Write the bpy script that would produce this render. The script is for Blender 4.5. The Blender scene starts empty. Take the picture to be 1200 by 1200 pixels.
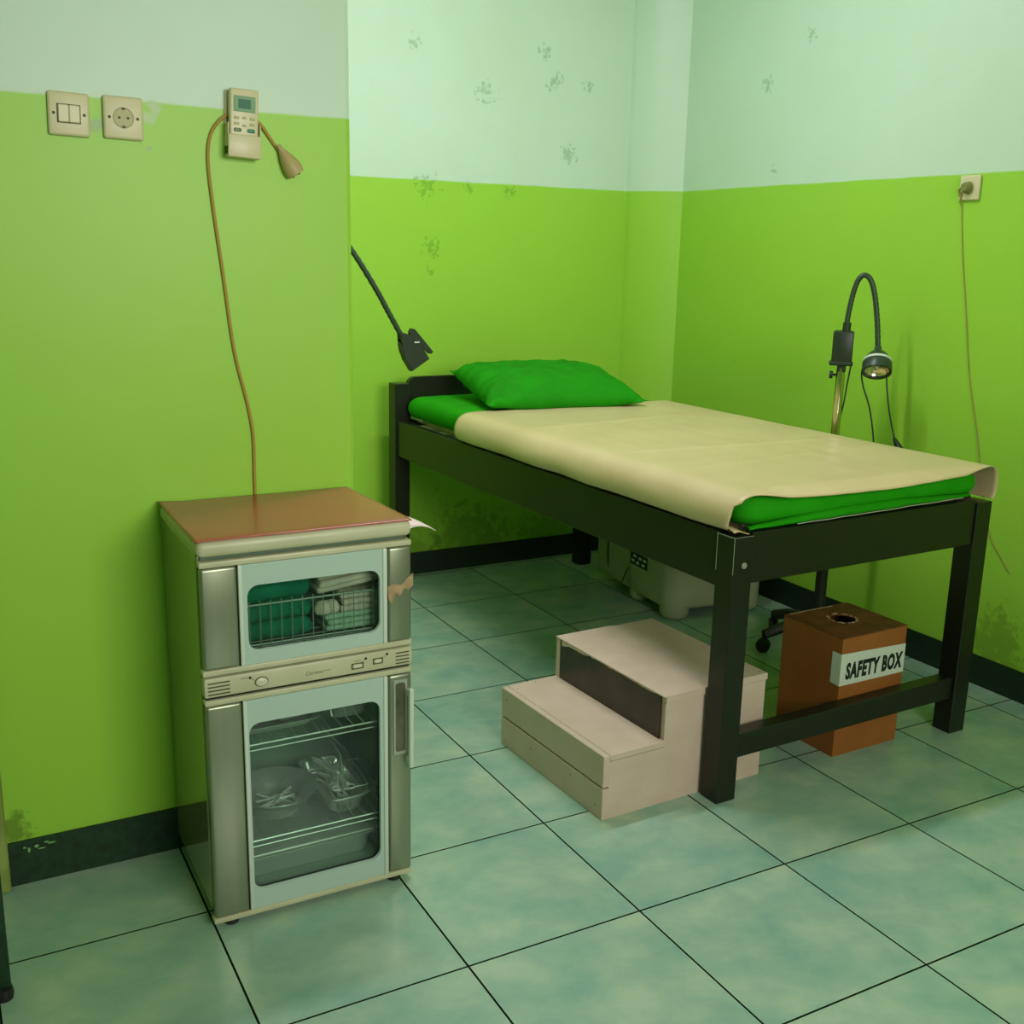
import bpy, bmesh, math, random
from mathutils import Vector, Matrix, noise
random.seed(7)
PI = math.pi
scene = bpy.context.scene
COL = scene.collection

# ------------------------------------------------------------------ camera
yaw, pitch, roll = 0.503378156, 0.235780122, 0.0220338665
cy, sy, cp, sp, cr, sr = math.cos(yaw), math.sin(yaw), math.cos(pitch), math.sin(pitch), math.cos(roll), math.sin(roll)
fwd = Vector((sy*cp, cy*cp, -sp)); rgt = Vector((cy, -sy, 0)); up = rgt.cross(fwd)
r2 = cr*rgt + sr*up; u2 = -sr*rgt + cr*up
cam = bpy.data.cameras.new('camera'); camo = bpy.data.objects.new('camera', cam); COL.objects.link(camo)
m = Matrix((r2, u2, -fwd)).transposed().to_4x4(); m.translation = Vector((-1.21934, -1.62179, 1.33594))
camo.matrix_world = m
cam.sensor_width = 36; cam.lens = 36*1266.886/1200; cam.clip_start = 0.02
scene.camera = camo

# ------------------------------------------------------------------ light and exposure
scene.view_settings.view_transform = 'Standard'
scene.view_settings.look = 'None'
scene.view_settings.exposure = 0.48
scene.view_settings.gamma = 1.0
scene.view_settings.use_curve_mapping = False
world = bpy.data.worlds.new('world'); scene.world = world; world.use_nodes = True
world.node_tree.nodes['Background'].inputs[0].default_value = (0.75, 0.9, 1.0, 1)
world.node_tree.nodes['Background'].inputs[1].default_value = 0.6

def area(name, loc, target, sx, sy_, power, color, spread=math.pi):
    l = bpy.data.lights.new(name, 'AREA'); l.shape = 'RECTANGLE'; l.size = sx; l.size_y = sy_
    l.energy = power; l.color = color; l.spread = spread
    o = bpy.data.objects.new(name, l); COL.objects.link(o); o.location = loc
    d = (Vector(target)-Vector(loc)).normalized()
    o.rotation_euler = d.to_track_quat('-Z', 'Y').to_euler()
    return o
# daylight through the window in the wall behind the camera
area('window_daylight', (-0.10, -2.93, 1.80), (-0.25, 0.68, 1.35), 1.5, 1.0, 22, (0.95, 0.90, 0.84), math.radians(112))
# fluorescent tube on the ceiling
area('ceiling_tube_light', (0.25, 1.05, 2.80), (0.25, 1.05, 0), 1.2, 0.10, 23, (0.93, 0.90, 0.98))

# ------------------------------------------------------------------ helpers
def link(name, me, parent=None, mats=None):
    o = bpy.data.objects.new(name, me); COL.objects.link(o)
    if parent is not None: o.parent = parent
    if mats is not None and len(me.materials) == 0:
        for mm in (mats if isinstance(mats, (list, tuple)) else [mats]): me.materials.append(mm)
    return o
def obj(name, bm, mat, parent=None, smooth=False, ang=40):
    bmesh.ops.recalc_face_normals(bm, faces=bm.faces)
    me = bpy.data.meshes.new(name); bm.to_mesh(me); bm.free()
    for p in me.polygons: p.use_smooth = smooth
    if smooth and ang:
        try: me.set_sharp_from_angle(angle=math.radians(ang))
        except Exception: pass
    return link(name, me, parent, mat)
def tag(o, label, cat, group=None):
    o['label'] = label; o['category'] = cat
    if group: o['group'] = group
    return o
def thing(name, label, cat, loc, rz=0, group=None):
    o = bpy.data.objects.new(name, None); COL.objects.link(o); o.location = loc; o.rotation_euler = (0, 0, rz)
    o.empty_display_size = 0.05
    return tag(o, label, cat, group)
def struct(name, bm, mat, **k):
    o = obj(name, bm, mat, **k); o['kind'] = 'structure'; return o
def box(bm, x0, x1, y0, y1, z0, z1, bev=0, seg=1, M=None, mi=0):
    r = bmesh.ops.create_cube(bm, size=1); vs = r['verts']
    bmesh.ops.scale(bm, vec=(x1-x0, y1-y0, z1-z0), verts=vs)
    bmesh.ops.translate(bm, vec=((x0+x1)/2, (y0+y1)/2, (z0+z1)/2), verts=vs)
    fs = list({f for v in vs for f in v.link_faces})
    if bev > 0:
        es = list({e for v in vs for e in v.link_edges})
        rr = bmesh.ops.bevel(bm, geom=es, offset=bev, segments=seg, affect='EDGES', profile=0.5)
        vs = list({v for v in vs if v.is_valid} | set(rr['verts']))
        fs = list({f for v in vs for f in v.link_faces})
    for f in fs: f.material_index = mi
    if M is not None: bmesh.ops.transform(bm, matrix=M, verts=vs)
    return vs
def nb(*a, **k):
    bm = bmesh.new(); box(bm, *a, **k); return bm
def smooth_path(pts, n=8):
    pts = [Vector(p) for p in pts]; P = [2*pts[0]-pts[1]]+pts+[2*pts[-1]-pts[-2]]; out = []
    for i in range(1, len(P)-2):
        for k in range(n):
            t = k/n; a, b, c, d = P[i-1], P[i], P[i+1], P[i+2]
            out.append(0.5*((2*b)+(-a+c)*t+(2*a-5*b+4*c-d)*t*t+(-a+3*b-3*c+d)*t**3))
    out.append(pts[-1]); return out
def tube(bm, pts, r, seg=8, sm=0, caps=True, mi=0):
    pts = smooth_path(pts, sm) if sm else [Vector(p) for p in pts]
    n = len(pts); rs = r if isinstance(r, (list, tuple)) else [r]*n
    if len(rs) != n: rs = [rs[0]+(rs[-1]-rs[0])*i/(n-1) for i in range(n)]
    t0 = (pts[1]-pts[0]).normalized(); a = Vector((0, 0, 1)) if abs(t0.z) < .9 else Vector((1, 0, 0))
    u = t0.cross(a).normalized(); rings = []
    for i, p in enumerate(pts):
        t = (pts[min(i+1, n-1)]-pts[max(i-1, 0)])
        t = t.normalized() if t.length > 1e-9 else t0
        u = (u-t*u.dot(t)).normalized(); v = t.cross(u)
        rings.append([bm.verts.new(p+rs[i]*(math.cos(2*PI*k/seg)*u+math.sin(2*PI*k/seg)*v)) for k in range(seg)])
    for A, B in zip(rings, rings[1:]):
        for k in range(seg):
            f = bm.faces.new((A[k], A[(k+1) % seg], B[(k+1) % seg], B[k])); f.material_index = mi
    if caps:
        bm.faces.new(rings[0][::-1]).material_index = mi; bm.faces.new(rings[-1]).material_index = mi
    return [v for R_ in rings for v in R_]
def lathe(bm, prof, seg=24, M=None, sx=1, sy2=1, mi=0):
    rings = []; allv = []
    for r, z in prof:
        if r < 1e-6: rings.append([bm.verts.new((0, 0, z))])
        else: rings.append([bm.verts.new((r*sx*math.cos(2*PI*k/seg), r*sy2*math.sin(2*PI*k/seg), z)) for k in range(seg)])
        allv += rings[-1]
    for A, B in zip(rings, rings[1:]):
        for k in range(seg):
            k2 = (k+1) % seg
            if len(A) == 1 and len(B) == 1: continue
            if len(A) == 1: f = bm.faces.new((A[0], B[k], B[k2]))
            elif len(B) == 1: f = bm.faces.new((A[k], B[0], A[k2]))
            else: f = bm.faces.new((A[k], A[k2], B[k2], B[k]))
            f.material_index = mi
    if M is not None: bmesh.ops.transform(bm, matrix=M, verts=allv)
    return allv
def rrect(x0, x1, z0, z1, r, n=6):
    out = []
    for (cx, cz, a0) in ((x1-r, z1-r, 0), (x0+r, z1-r, PI/2), (x0+r, z0+r, PI), (x1-r, z0+r, 1.5*PI)):
        out.append([(cx+r*math.cos(a0+PI/2*k/n), cz+r*math.sin(a0+PI/2*k/n)) for k in range(n+1)])
    return out
def frame_with_hole(bm, outer, inner, r, y0, y1, n=6):
    """plate in the xz plane between y0 (front) and y1 with a rounded hole"""
    X0, X1, Z0, Z1 = outer; arcs = rrect(*inner, r, n)
    corners = [(X1, Z1), (X0, Z1), (X0, Z0), (X1, Z0)]
    L = {}
    for y in (y0, y1):
        c = [bm.verts.new((x, y, z)) for x, z in corners]
        a = [[bm.verts.new((x, y, z)) for x, z in arc] for arc in arcs]
        L[y] = (c, a)
        for i in range(4):
            for k in range(n): bm.faces.new((c[i], a[i][k], a[i][k+1]))
            j = (i+1) % 4
            bm.faces.new((c[i], a[i][-1], a[j][0], c[j]))
    (c0, a0), (c1, a1) = L[y0], L[y1]
    for i in range(4): bm.faces.new((c0[i], c0[(i+1) % 4], c1[(i+1) % 4], c1[i]))
    f0 = [v for a in a0 for v in a]; f1 = [v for a in a1 for v in a]
    for i in range(len(f0)):
        j = (i+1) % len(f0); bm.faces.new((f0[i], f0[j], f1[j], f1[i]))
def prism(bm, poly, axis, a, b, mi=0):
    """poly of 2D points extruded along axis ('x','y','z') from a to b"""
    def P(p, q, t): return {'x': (t, p, q), 'y': (p, t, q), 'z': (p, q, t)}[axis]
    A = [bm.verts.new(P(p, q, a)) for p, q in poly]; B = [bm.verts.new(P(p, q, b)) for p, q in poly]
    n = len(poly); fs = [bm.faces.new(A[::-1]), bm.faces.new(B)]
    for i in range(n): fs.append(bm.faces.new((A[i], A[(i+1) % n], B[(i+1) % n], B[i])))
    for f in fs: f.material_index = mi
    return A+B
def grid_mesh(bm, nu, nv, fn, closed_u=False):
    V = [[bm.verts.new(fn(i/(nu if closed_u else nu-1), j/(nv-1))) for j in range(nv)] for i in range(nu)]
    for i in range(nu if closed_u else nu-1):
        for j in range(nv-1):
            i2 = (i+1) % nu; bm.faces.new((V[i][j], V[i2][j], V[i2][j+1], V[i][j+1]))
    return V
def text_obj(name, body, size, mat, parent, loc, rot, sx=1.0, extrude=0.0004, offset=0.0, shear=0.0, align='LEFT'):
    c = bpy.data.curves.new(name, 'FONT'); c.body = body; c.size = size; c.extrude = extrude; c.offset = offset
    c.shear = shear; c.align_x = align; c.resolution_u = 3; c.space_character = 1.12
    t = bpy.data.objects.new(name+'_tmp', c); COL.objects.link(t)
    bpy.context.view_layer.update()
    me = bpy.data.meshes.new_from_object(t.evaluated_get(bpy.context.evaluated_depsgraph_get()))
    bpy.data.objects.remove(t); bpy.data.curves.remove(c)
    me.materials.clear()
    o = link(name, me, parent, mat); o.location = loc; o.rotation_euler = rot; o.scale = (sx, 1, 1)
    return o

# ------------------------------------------------------------------ materials
def lin(c): return tuple(((v/255)/12.92 if v/255 <= .04045 else ((v/255+.055)/1.055)**2.4) for v in c)
def mat(name, rgb, rough=.5, metal=0, nscale=0, namt=0.0, bump=0, spec=.5, coat=0, srgb=True, rgb2=None, stretch=None, rvar=0):
    m = bpy.data.materials.new(name); m.use_nodes = True; nt = m.node_tree; b = nt.nodes['Principled BSDF']
    c = lin(rgb) if srgb else rgb
    b.inputs['Base Color'].default_value = (*c, 1); b.inputs['Roughness'].default_value = rough
    b.inputs['Metallic'].default_value = metal; b.inputs['Specular IOR Level'].default_value = spec
    b.inputs['Coat Weight'].default_value = coat
    if nscale:
        tc = nt.nodes.new('ShaderNodeTexCoord'); mp = nt.nodes.new('ShaderNodeMapping')
        if stretch: mp.inputs['Scale'].default_value = stretch
        nt.links.new(tc.outputs['Object'], mp.inputs[0])
        n = nt.nodes.new('ShaderNodeTexNoise'); n.inputs['Scale'].default_value = nscale; n.inputs['Detail'].default_value = 5
        nt.links.new(mp.outputs[0], n.inputs['Vector'])
        r = nt.nodes.new('ShaderNodeValToRGB'); r.color_ramp.elements[0].position = .35; r.color_ramp.elements[1].position = .65
        c2 = lin(rgb2) if rgb2 else tuple(v*(1-namt) for v in c)
        r.color_ramp.elements[0].color = (*c2, 1); r.color_ramp.elements[1].color = (*c, 1)
        nt.links.new(n.outputs[0], r.inputs[0]); nt.links.new(r.outputs[0], b.inputs['Base Color'])
        if rvar:
            mr = nt.nodes.new('ShaderNodeMapRange'); mr.inputs['To Min'].default_value = rough-rvar; mr.inputs['To Max'].default_value = rough+rvar
            nt.links.new(n.outputs[0], mr.inputs['Value']); nt.links.new(mr.outputs[0], b.inputs['Roughness'])
        if bump:
            bp = nt.nodes.new('ShaderNodeBump'); bp.inputs['Strength'].default_value = bump; bp.inputs['Distance'].default_value = .004
            nt.links.new(n.outputs[0], bp.inputs['Height']); nt.links.new(bp.outputs[0], b.inputs['Normal'])
    return m
def glass_mat(name, tint, gl=.12):
    m = bpy.data.materials.new(name); m.use_nodes = True; nt = m.node_tree
    for n in list(nt.nodes): nt.nodes.remove(n)
    o = nt.nodes.new('ShaderNodeOutputMaterial'); mx = nt.nodes.new('ShaderNodeMixShader')
    t = nt.nodes.new('ShaderNodeBsdfTransparent'); t.inputs[0].default_value = (*tint, 1)
    g = nt.nodes.new('ShaderNodeBsdfGlossy'); g.inputs['Roughness'].default_value = .06; g.inputs[0].default_value = (.9, 1, .95, 1)
    f = nt.nodes.new('ShaderNodeFresnel'); f.inputs[0].default_value = 1.33
    ad = nt.nodes.new('ShaderNodeMath'); ad.operation = 'ADD'; ad.inputs[1].default_value = gl
    nt.links.new(f.outputs[0], ad.inputs[0]); nt.links.new(ad.outputs[0], mx.inputs[0])
    nt.links.new(t.outputs[0], mx.inputs[1]); nt.links.new(g.outputs[0], mx.inputs[2]); nt.links.new(mx.outputs[0], o.inputs[0])
    return m

UPPER = lin((198, 222, 200)); LOWER = lin((152, 206, 61))
def wall_mat(name, spots=(), patches=(), lower=LOWER, upper=UPPER, line=1.604):
    """two-tone wall paint; spots = flaking paint (x,y,z,r), patches = repainted/dirty smudges (x,y,z,r,strength)"""
    m = bpy.data.materials.new(name); m.use_nodes = True; nt = m.node_tree; N = nt.nodes; Lk = nt.links; b = N['Principled BSDF']
    b.inputs['Roughness'].default_value = .42; b.inputs['Specular IOR Level'].default_value = .35
    g = N.new('ShaderNodeNewGeometry'); pos = g.outputs['Position']
    def math_(op, a, bb=None):
        n = N.new('ShaderNodeMath'); n.operation = op
        for i, v in enumerate((a, bb)):
            if v is None: continue
            if isinstance(v, (int, float)): n.inputs[i].default_value = v
            else: Lk.new(v, n.inputs[i])
        return n.outputs[0]
    def noise_(scale, detail=4, rough=.5):
        n = N.new('ShaderNodeTexNoise'); n.inputs['Scale'].default_value = scale; n.inputs['Detail'].default_value = detail
        n.inputs['Roughness'].default_value = rough; Lk.new(pos, n.inputs['Vector']); return n.outputs[0]
    sep = N.new('ShaderNodeSeparateXYZ'); Lk.new(pos, sep.inputs[0])
    wob = math_('MULTIPLY', math_('SUBTRACT', noise_(3.0, 6, .6), .5), .012)
    z = math_('ADD', sep.outputs[2], wob)
    mask = N.new('ShaderNodeMapRange'); mask.inputs['From Min'].default_value = line-.0025; mask.inputs['From Max'].default_value = line+.0025
    Lk.new(z, mask.inputs['Value'])
    def mix(fac, a, bb):
        n = N.new('ShaderNodeMix'); n.data_type = 'RGBA'
        if isinstance(fac, (int, float)): n.inputs[0].default_value = fac
        else: Lk.new(fac, n.inputs[0])
        for i, v in ((6, a), (7, bb)):
            if isinstance(v, tuple): n.inputs[i].default_value = (*v[:3], 1)
            else: Lk.new(v, n.inputs[i])
        return n.outputs[2]
    col = mix(mask.outputs[0], lower, upper)
    blot = N.new('ShaderNodeMapRange'); blot.inputs['From Min'].default_value = .35; blot.inputs['From Max'].default_value = .7
    blot.inputs['To Max'].default_value = .10; Lk.new(noise_(2.2, 5, .55), blot.inputs['Value'])
    col = mix(blot.outputs[0], col, lin((150, 175, 70)))
    h = None
    def dist(p):
        n = N.new('ShaderNodeVectorMath'); n.operation = 'DISTANCE'; Lk.new(pos, n.inputs[0]); n.inputs[1].default_value = p; return n.outputs['Value']
    if spots:
        fn = noise_(52, 7, .7)
        tot = None
        for (x, y, zz, r) in spots:
            f = N.new('ShaderNodeMapRange'); f.inputs['From Min'].default_value = 0; f.inputs['From Max'].default_value = r
            f.inputs['To Min'].default_value = .18; f.inputs['To Max'].default_value = -.2; Lk.new(dist((x, y, zz)), f.inputs['Value'])
            tot = f.outputs[0] if tot is None else math_('MAXIMUM', tot, f.outputs[0])
        s = N.new('ShaderNodeMapRange'); s.inputs['From Min'].default_value = .60; s.inputs['From Max'].default_value = .63
        Lk.new(math_('ADD', fn, tot), s.inputs['Value'])
        dk = N.new('ShaderNodeMix'); dk.data_type = 'RGBA'; dk.blend_type = 'MULTIPLY'; dk.inputs[0].default_value = 1
        Lk.new(col, dk.inputs[6]); dk.inputs[7].default_value = (.60, .70, .58, 1)
        col = mix(math_('MULTIPLY', s.outputs[0], .8), col, dk.outputs[2]); h = s.outputs[0]
    if patches:
        fn2 = noise_(24, 6, .7)
        for (x, y, zz, r, st, cc) in patches:
            f = N.new('ShaderNodeMapRange'); f.inputs['From Min'].default_value = r*.2; f.inputs['From Max'].default_value = r
            f.inputs['To Min'].default_value = .16; f.inputs['To Max'].default_value = -.3; Lk.new(dist((x, y, zz)), f.inputs['Value'])
            s2 = N.new('ShaderNodeMapRange'); s2.inputs['From Min'].default_value = .48; s2.inputs['From Max'].default_value = .62
            Lk.new(math_('ADD', fn2, f.outputs[0]), s2.inputs['Value'])
            col = mix(math_('MULTIPLY', s2.outputs[0], st), col, lin(cc))
    Lk.new(col, b.inputs['Base Color'])
    hh = math_('MULTIPLY', noise_(9, 5, .5), .5)
    if h is not None: hh = math_('SUBTRACT', hh, math_('MULTIPLY', h, .25))
    bp = N.new('ShaderNodeBump'); bp.inputs['Strength'].default_value = .35; bp.inputs['Distance'].default_value = .006
    Lk.new(hh, bp.inputs['Height']); Lk.new(bp.outputs[0], b.inputs['Normal'])
    return m

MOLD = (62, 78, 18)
W_BACK = wall_mat('wall_paint_back',
    spots=[(1.247, 2.43, 1.741, .10), (1.166, 2.43, 2.018, .10), (1.122, 2.43, 2.128, .08), (.855, 2.43, 1.943, .13), (.543, 2.43, 2.1, .08),
           (.617, 2.43, 1.347, .11), (.979, 2.43, 1.576, .08), (.597, 2.43, 1.581, .13), (1.331, 2.43, 2.016, .07), (.62, 2.43, 1.25, .07), (.78, 2.43, 1.58, .07)],
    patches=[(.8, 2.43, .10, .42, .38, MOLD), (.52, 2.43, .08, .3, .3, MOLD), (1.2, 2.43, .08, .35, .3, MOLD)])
W_RIGHT = wall_mat('wall_paint_right', spots=[(1.71, 1.758, 1.973, .09), (1.71, 1.689, 1.659, .05), (1.71, 1.548, 2.122, .08)],
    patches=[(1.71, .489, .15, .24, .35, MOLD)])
W_LEFT = wall_mat('wall_paint_left', patches=[(-1.137, .68, .13, .07, .55, MOLD), (-.765, .68, 1.595, .035, 1.0, (176, 200, 150)), (-.78, .68, 1.575, .03, .9, (176, 200, 150)), (-.88, .68, 1.55, .035, .9, (150, 178, 120)),
    (-.785, .68, 1.518, .02, .8, (150, 178, 120))])
W_PLAIN = wall_mat('wall_paint_plain')
M_CEIL = mat('ceiling_paint', (228, 236, 226), .7)
M_BASE = mat('dark_skirting', (18, 40, 22), .5, nscale=60, rgb2=(16, 36, 22), bump=.1)
M_BASEL = mat('dark_skirting_left', (18, 58, 28), .6, nscale=60, rgb2=(10, 40, 18), bump=.1)
M_GROUT = mat('grout', (34, 48, 28), .95, spec=0)
# tile: cloudy aqua glaze, every tile its own cloud
def tile_mat():
    m = bpy.data.materials.new('floor_tile_glaze'); m.use_nodes = True; nt = m.node_tree; N = nt.nodes; L = nt.links; b = N['Principled BSDF']
    tc = N.new('ShaderNodeTexCoord'); oi = N.new('ShaderNodeObjectInfo')
    ad = N.new('ShaderNodeVectorMath'); ad.operation = 'ADD'; sc = N.new('ShaderNodeVectorMath'); sc.operation = 'SCALE'
    cmb = N.new('ShaderNodeCombineXYZ'); L.new(oi.outputs['Random'], cmb.inputs[0]); L.new(oi.outputs['Random'], cmb.inputs[2])
    L.new(cmb.outputs[0], sc.inputs[0]); sc.inputs['Scale'].default_value = 37
    L.new(tc.outputs['Object'], ad.inputs[0]); L.new(sc.outputs[0], ad.inputs[1])
    mp = N.new('ShaderNodeMapping'); mp.inputs['Scale'].default_value = (.9, 1.1, 1); mp.inputs['Rotation'].default_value = (0, 0, .5); L.new(ad.outputs[0], mp.inputs[0])
    n = N.new('ShaderNodeTexNoise'); n.inputs['Scale'].default_value = 6.5; n.inputs['Detail'].default_value = 8; n.inputs['Roughness'].default_value = .58
    n.inputs['Distortion'].default_value = .15
    L.new(mp.outputs[0], n.inputs['Vector'])
    r = N.new('ShaderNodeValToRGB'); e = r.color_ramp.elements
    e[0].position = .33; e[0].color = (*lin((132, 171, 153)), 1); e[1].position = .66; e[1].color = (*lin((174, 195, 168)), 1)
    mid = e.new(.5); mid.color = (*lin((152, 183, 161)), 1)
    L.new(n.outputs[0], r.inputs[0]); L.new(r.outputs[0], b.inputs['Base Color'])
    b.inputs['Roughness'].default_value = .22; b.inputs['Specular IOR Level'].default_value = .5
    n2 = N.new('ShaderNodeTexNoise'); n2.inputs['Scale'].default_value = 14; L.new(ad.outputs[0], n2.inputs['Vector'])
    bp = N.new('ShaderNodeBump'); bp.inputs['Strength'].default_value = .08; bp.inputs['Distance'].default_value = .004
    L.new(n2.outputs[0], bp.inputs['Height']); L.new(bp.outputs[0], b.inputs['Normal'])
    return m
M_TILE = tile_mat()

# ------------------------------------------------------------------ room
XR, YB, YL, XP = 1.71, 2.43, .68, -.363
XW, YN, ZC = -2.60, -3.00, 2.86
fl = struct('floor', nb(XW, XR, YN, YB, -.06, -.0035), M_GROUT)
TS, G = .4, .0017
tiles = {}
def tile(x0, x1, y0, y1):
    w, d = round(x1-x0, 4), round(y1-y0, 4)
    if w < .02 or d < .02: return
    if (w, d) not in tiles:
        bm = nb(-w/2, w/2, -d/2, d/2, -.012, 0)
        es = [e for e in bm.edges if all(v.co.z > -.001 for v in e.verts)]
        bmesh.ops.bevel(bm, geom=es, offset=.0005, segments=1, affect='EDGES')
        for f in bm.faces: f.material_index = 0 if f.normal.z > .9 else 1
        me = bpy.data.meshes.new('tile'); bm.to_mesh(me); bm.free(); me.materials.append(M_TILE); me.materials.append(M_GROUT); tiles[(w, d)] = me
    o = link('tile', tiles[(w, d)], fl); o.location = ((x0+x1)/2, (y0+y1)/2, 0)
for i in range(-7, 5):
    for j in range(-8, 7):
        x0, x1 = max(i*TS+G, XW+.002), min((i+1)*TS-G, XR-.002)
        y0, y1 = max(j*TS+G, YN+.002), min((j+1)*TS-G, YB-.002)
        if x1 <= x0 or y1 <= y0: continue
        if y0 >= YL and x1 <= XP+.01: continue
        if y1 > YL and y0 < YL and x1 <= XP+.002: y1 = YL-.002
        tile(x0, x1, y0, y1)
struct('ceiling', nb(XW-.1, XR+.1, YN-.1, YB+.1, ZC, ZC+.1), M_CEIL)
struct('wall_back', nb(XP-.2, XR+.1, YB, YB+.1, 0, ZC), W_BACK)
struct('wall_right', nb(XR, XR+.1, YN-.1, YB+.1, 0, ZC), W_RIGHT)
bm = bmesh.new(); prism(bm, [(-1.15, YL), (XP-.012, YL), (XP-.004, YL+.004), (XP, YL+.012), (XP, YB), (-1.15, YB)], 'z', 0, ZC)
struct('wall_left', bm, W_LEFT)
bm = nb(-2.0, -1.15, YL+.02, YL+.12, 2.1, ZC); struct('wall_over_door', bm, W_PLAIN)
struct('wall_beside_door', nb(XW-.1, -2.0, YL, YL+.12, 0, ZC), W_PLAIN)
struct('wall_far_left', nb(XW-.1, XW, YN-.1, YL, 0, ZC), W_PLAIN)
# wall behind the camera with the window
bm = bmesh.new()
wx0, wx1, wz0, wz1 = -.90, .70, 1.25, 2.35
box(bm, XW-.1, wx0, YN-.1, YN, 0, ZC); box(bm, wx1, XR+.1, YN-.1, YN, 0, ZC)
box(bm, wx0, wx1, YN-.1, YN, 0, wz0); box(bm, wx0, wx1, YN-.1, YN, wz1, ZC)
struct('wall_front', bm, W_PLAIN)
M_WHITEP = mat('white_gloss_paint', (222, 226, 214), .35)
bm = bmesh.new()
for x in (wx0, (wx0+wx1)/2-.02, wx1-.04): box(bm, x, x+.04, YN-.07, YN-.02, wz0, wz1)
for z in (wz0, wz1-.04): box(bm, wx0, wx1, YN-.07, YN-.02, z, z+.04)
win = struct('window_1', bm, M_WHITEP)
obj('pane', nb(wx0+.04, wx1-.04, YN-.05, YN-.046, wz0+.04, wz1-.04), glass_mat('window_glass', (.95, 1, .97), 0), win)
# boxed corner between back and right wall
bm = bmesh.new(); n = 8; poly = []
ax, ay, bx_, by_ = 1.546, YB, XR, 2.25
for k in range(n+1):
    t = k/n; bulge = .022*math.sin(PI*t); poly.append((ax+(bx_-ax)*t-bulge*.74, ay+(by_-ay)*t-bulge*.67))
poly += [(XR+.02, YB+.02), (1.546, YB+.02)]
prism(bm, poly, 'z', 0, ZC); struct('wall_corner', bm, W_PLAIN, smooth=True, ang=50)
# skirting
struct('baseboard_left', nb(-1.149, XP, YL-.006, YL, 0, .100), M_BASEL)
struct('baseboard_back', nb(XP, 1.555, YB-.007, YB, 0, .094), M_BASE)
struct('baseboard_right', nb(XR-.007, XR, YN, 2.262, 0, .098), M_BASE)
bm = bmesh.new(); prism(bm, [(1.545, YB-.007), (1.545, YB), (XR, 2.262), (XR-.007, 2.25), (1.60, 2.345)], 'z', 0, .096)
struct('baseboard_corner', bm, M_BASE)
struct('baseboard_front', nb(XW, XR-.007, YN, YN+.007, 0, .098), M_BASE)
# old flaked paint chips on the left skirting
M_CHIP = mat('paint_chip', (120, 175, 95), .6)
bm = bmesh.new()
for (px, pz, w, h_) in [(-1.095, .083, .006, .004), (-1.11, .078, .003, .007), (-1.085, .076, .008, .0015), (-1.066, .084, .009, .002), (-1.075, .088, .005, .002), (-1.118, .085, .004, .002)]:
    poly = [(px+w*math.cos(a)*(.7+.5*random.random()), pz+h_*math.sin(a)*(.7+.5*random.random())) for a in [k*PI/4 for k in range(8)]]
    prism(bm, poly, 'y', YL-.0068, YL-.0055)
struct('trim_1', bm, M_CHIP)
# door at far left: only its frame edge shows
M_JAMB = mat('door_frame_paint', (150, 164, 84), .5, nscale=9, rgb2=(110, 130, 50), bump=.3)
M_DOOR = mat('door_paint', (180, 196, 150), .45)
bm = bmesh.new(); box(bm, -1.23, -1.151, YL-.028, YL+.1, 0, 2.1, .004); box(bm, -2.0, -1.92, YL-.028, YL+.1, 0, 2.1, .004); box(bm, -2.0, -1.151, YL-.028, YL+.1, 2.1, 2.18, .004)
dr = struct('door_1', bm, M_JAMB)
obj('door_leaf', nb(-1.918, -1.232, YL+.01, YL+.05, .008, 2.095, .003), M_DOOR, dr)
bm = bmesh.new(); tube(bm, [(-1.86, YL+.01, 1.0), (-1.86, YL-.04, 1.0), (-1.75, YL-.045, 1.0)], .009, 10); hd = obj('door_handle', bm, mat('handle_metal', (180, 180, 175), .3, 1), dr, True)
# ceiling lamp fitting (above the frame)
t = thing('ceiling_lamp', 'white fluorescent tube fitting on the ceiling above the bed', 'lamp', (.25, 1.05, ZC))
obj('housing', nb(-.63, .63, -.045, .045, -.035, 0, .006), M_WHITEP, t)
tm = bpy.data.materials.new('tube_glow'); tm.use_nodes = True
tm.node_tree.nodes['Principled BSDF'].inputs['Emission Color'].default_value = (.85, 1, .95, 1); tm.node_tree.nodes['Principled BSDF'].inputs['Emission Strength'].default_value = 4
bm = bmesh.new(); tube(bm, [(-.6, 0, -.048), (.6, 0, -.048)], .013, 12); obj('fluorescent_tube', bm, tm, t, True)

# ------------------------------------------------------------------ object materials
M_WOOD = mat('black_brown_paint', (27, 29, 18), .36, nscale=22, rgb2=(22, 27, 14), bump=.06, stretch=(1, 1, 1))
M_WOODE = mat('worn_edge_paint', (150, 160, 135), .4)
M_SHEET = mat('green_cotton', (34, 158, 2), .8, nscale=9, rgb2=(30, 148, 2), bump=.12, spec=.2)
M_PILLOW = mat('green_pillow_cotton', (27, 142, 1), .8, nscale=11, rgb2=(24, 131, 1), bump=.15, spec=.2)
M_FOAM = mat('pale_foam', (190, 196, 160), .9)
M_BEIGE = mat('beige_vinyl', (214, 192, 146), .33, nscale=5, rgb2=(206, 184, 138), bump=.12)
M_BOARD = mat('plywood', (205, 190, 160), .7)
M_CAB = mat('cabinet_side_metal', (158, 162, 118), .10, .6, nscale=3, rgb2=(148, 152, 110), bump=.015)
M_CREAM = mat('cream_plastic', (196, 194, 160), .4, nscale=9, rgb2=(186, 184, 148))
M_SILVER = mat('brushed_steel', (162, 166, 142), .34, .75, nscale=18, rgb2=(144, 150, 126), stretch=(1, 1, .05))
M_PANEL = mat('pale_blue_panel', (174, 196, 182), .3)
M_STRIP = mat('pale_strip', (200, 212, 195), .3)
M_GAP = mat('dark_gap', (22, 30, 16), .8)
M_INNER = mat('inner_steel', (96, 124, 98), .4, .1)
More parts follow.
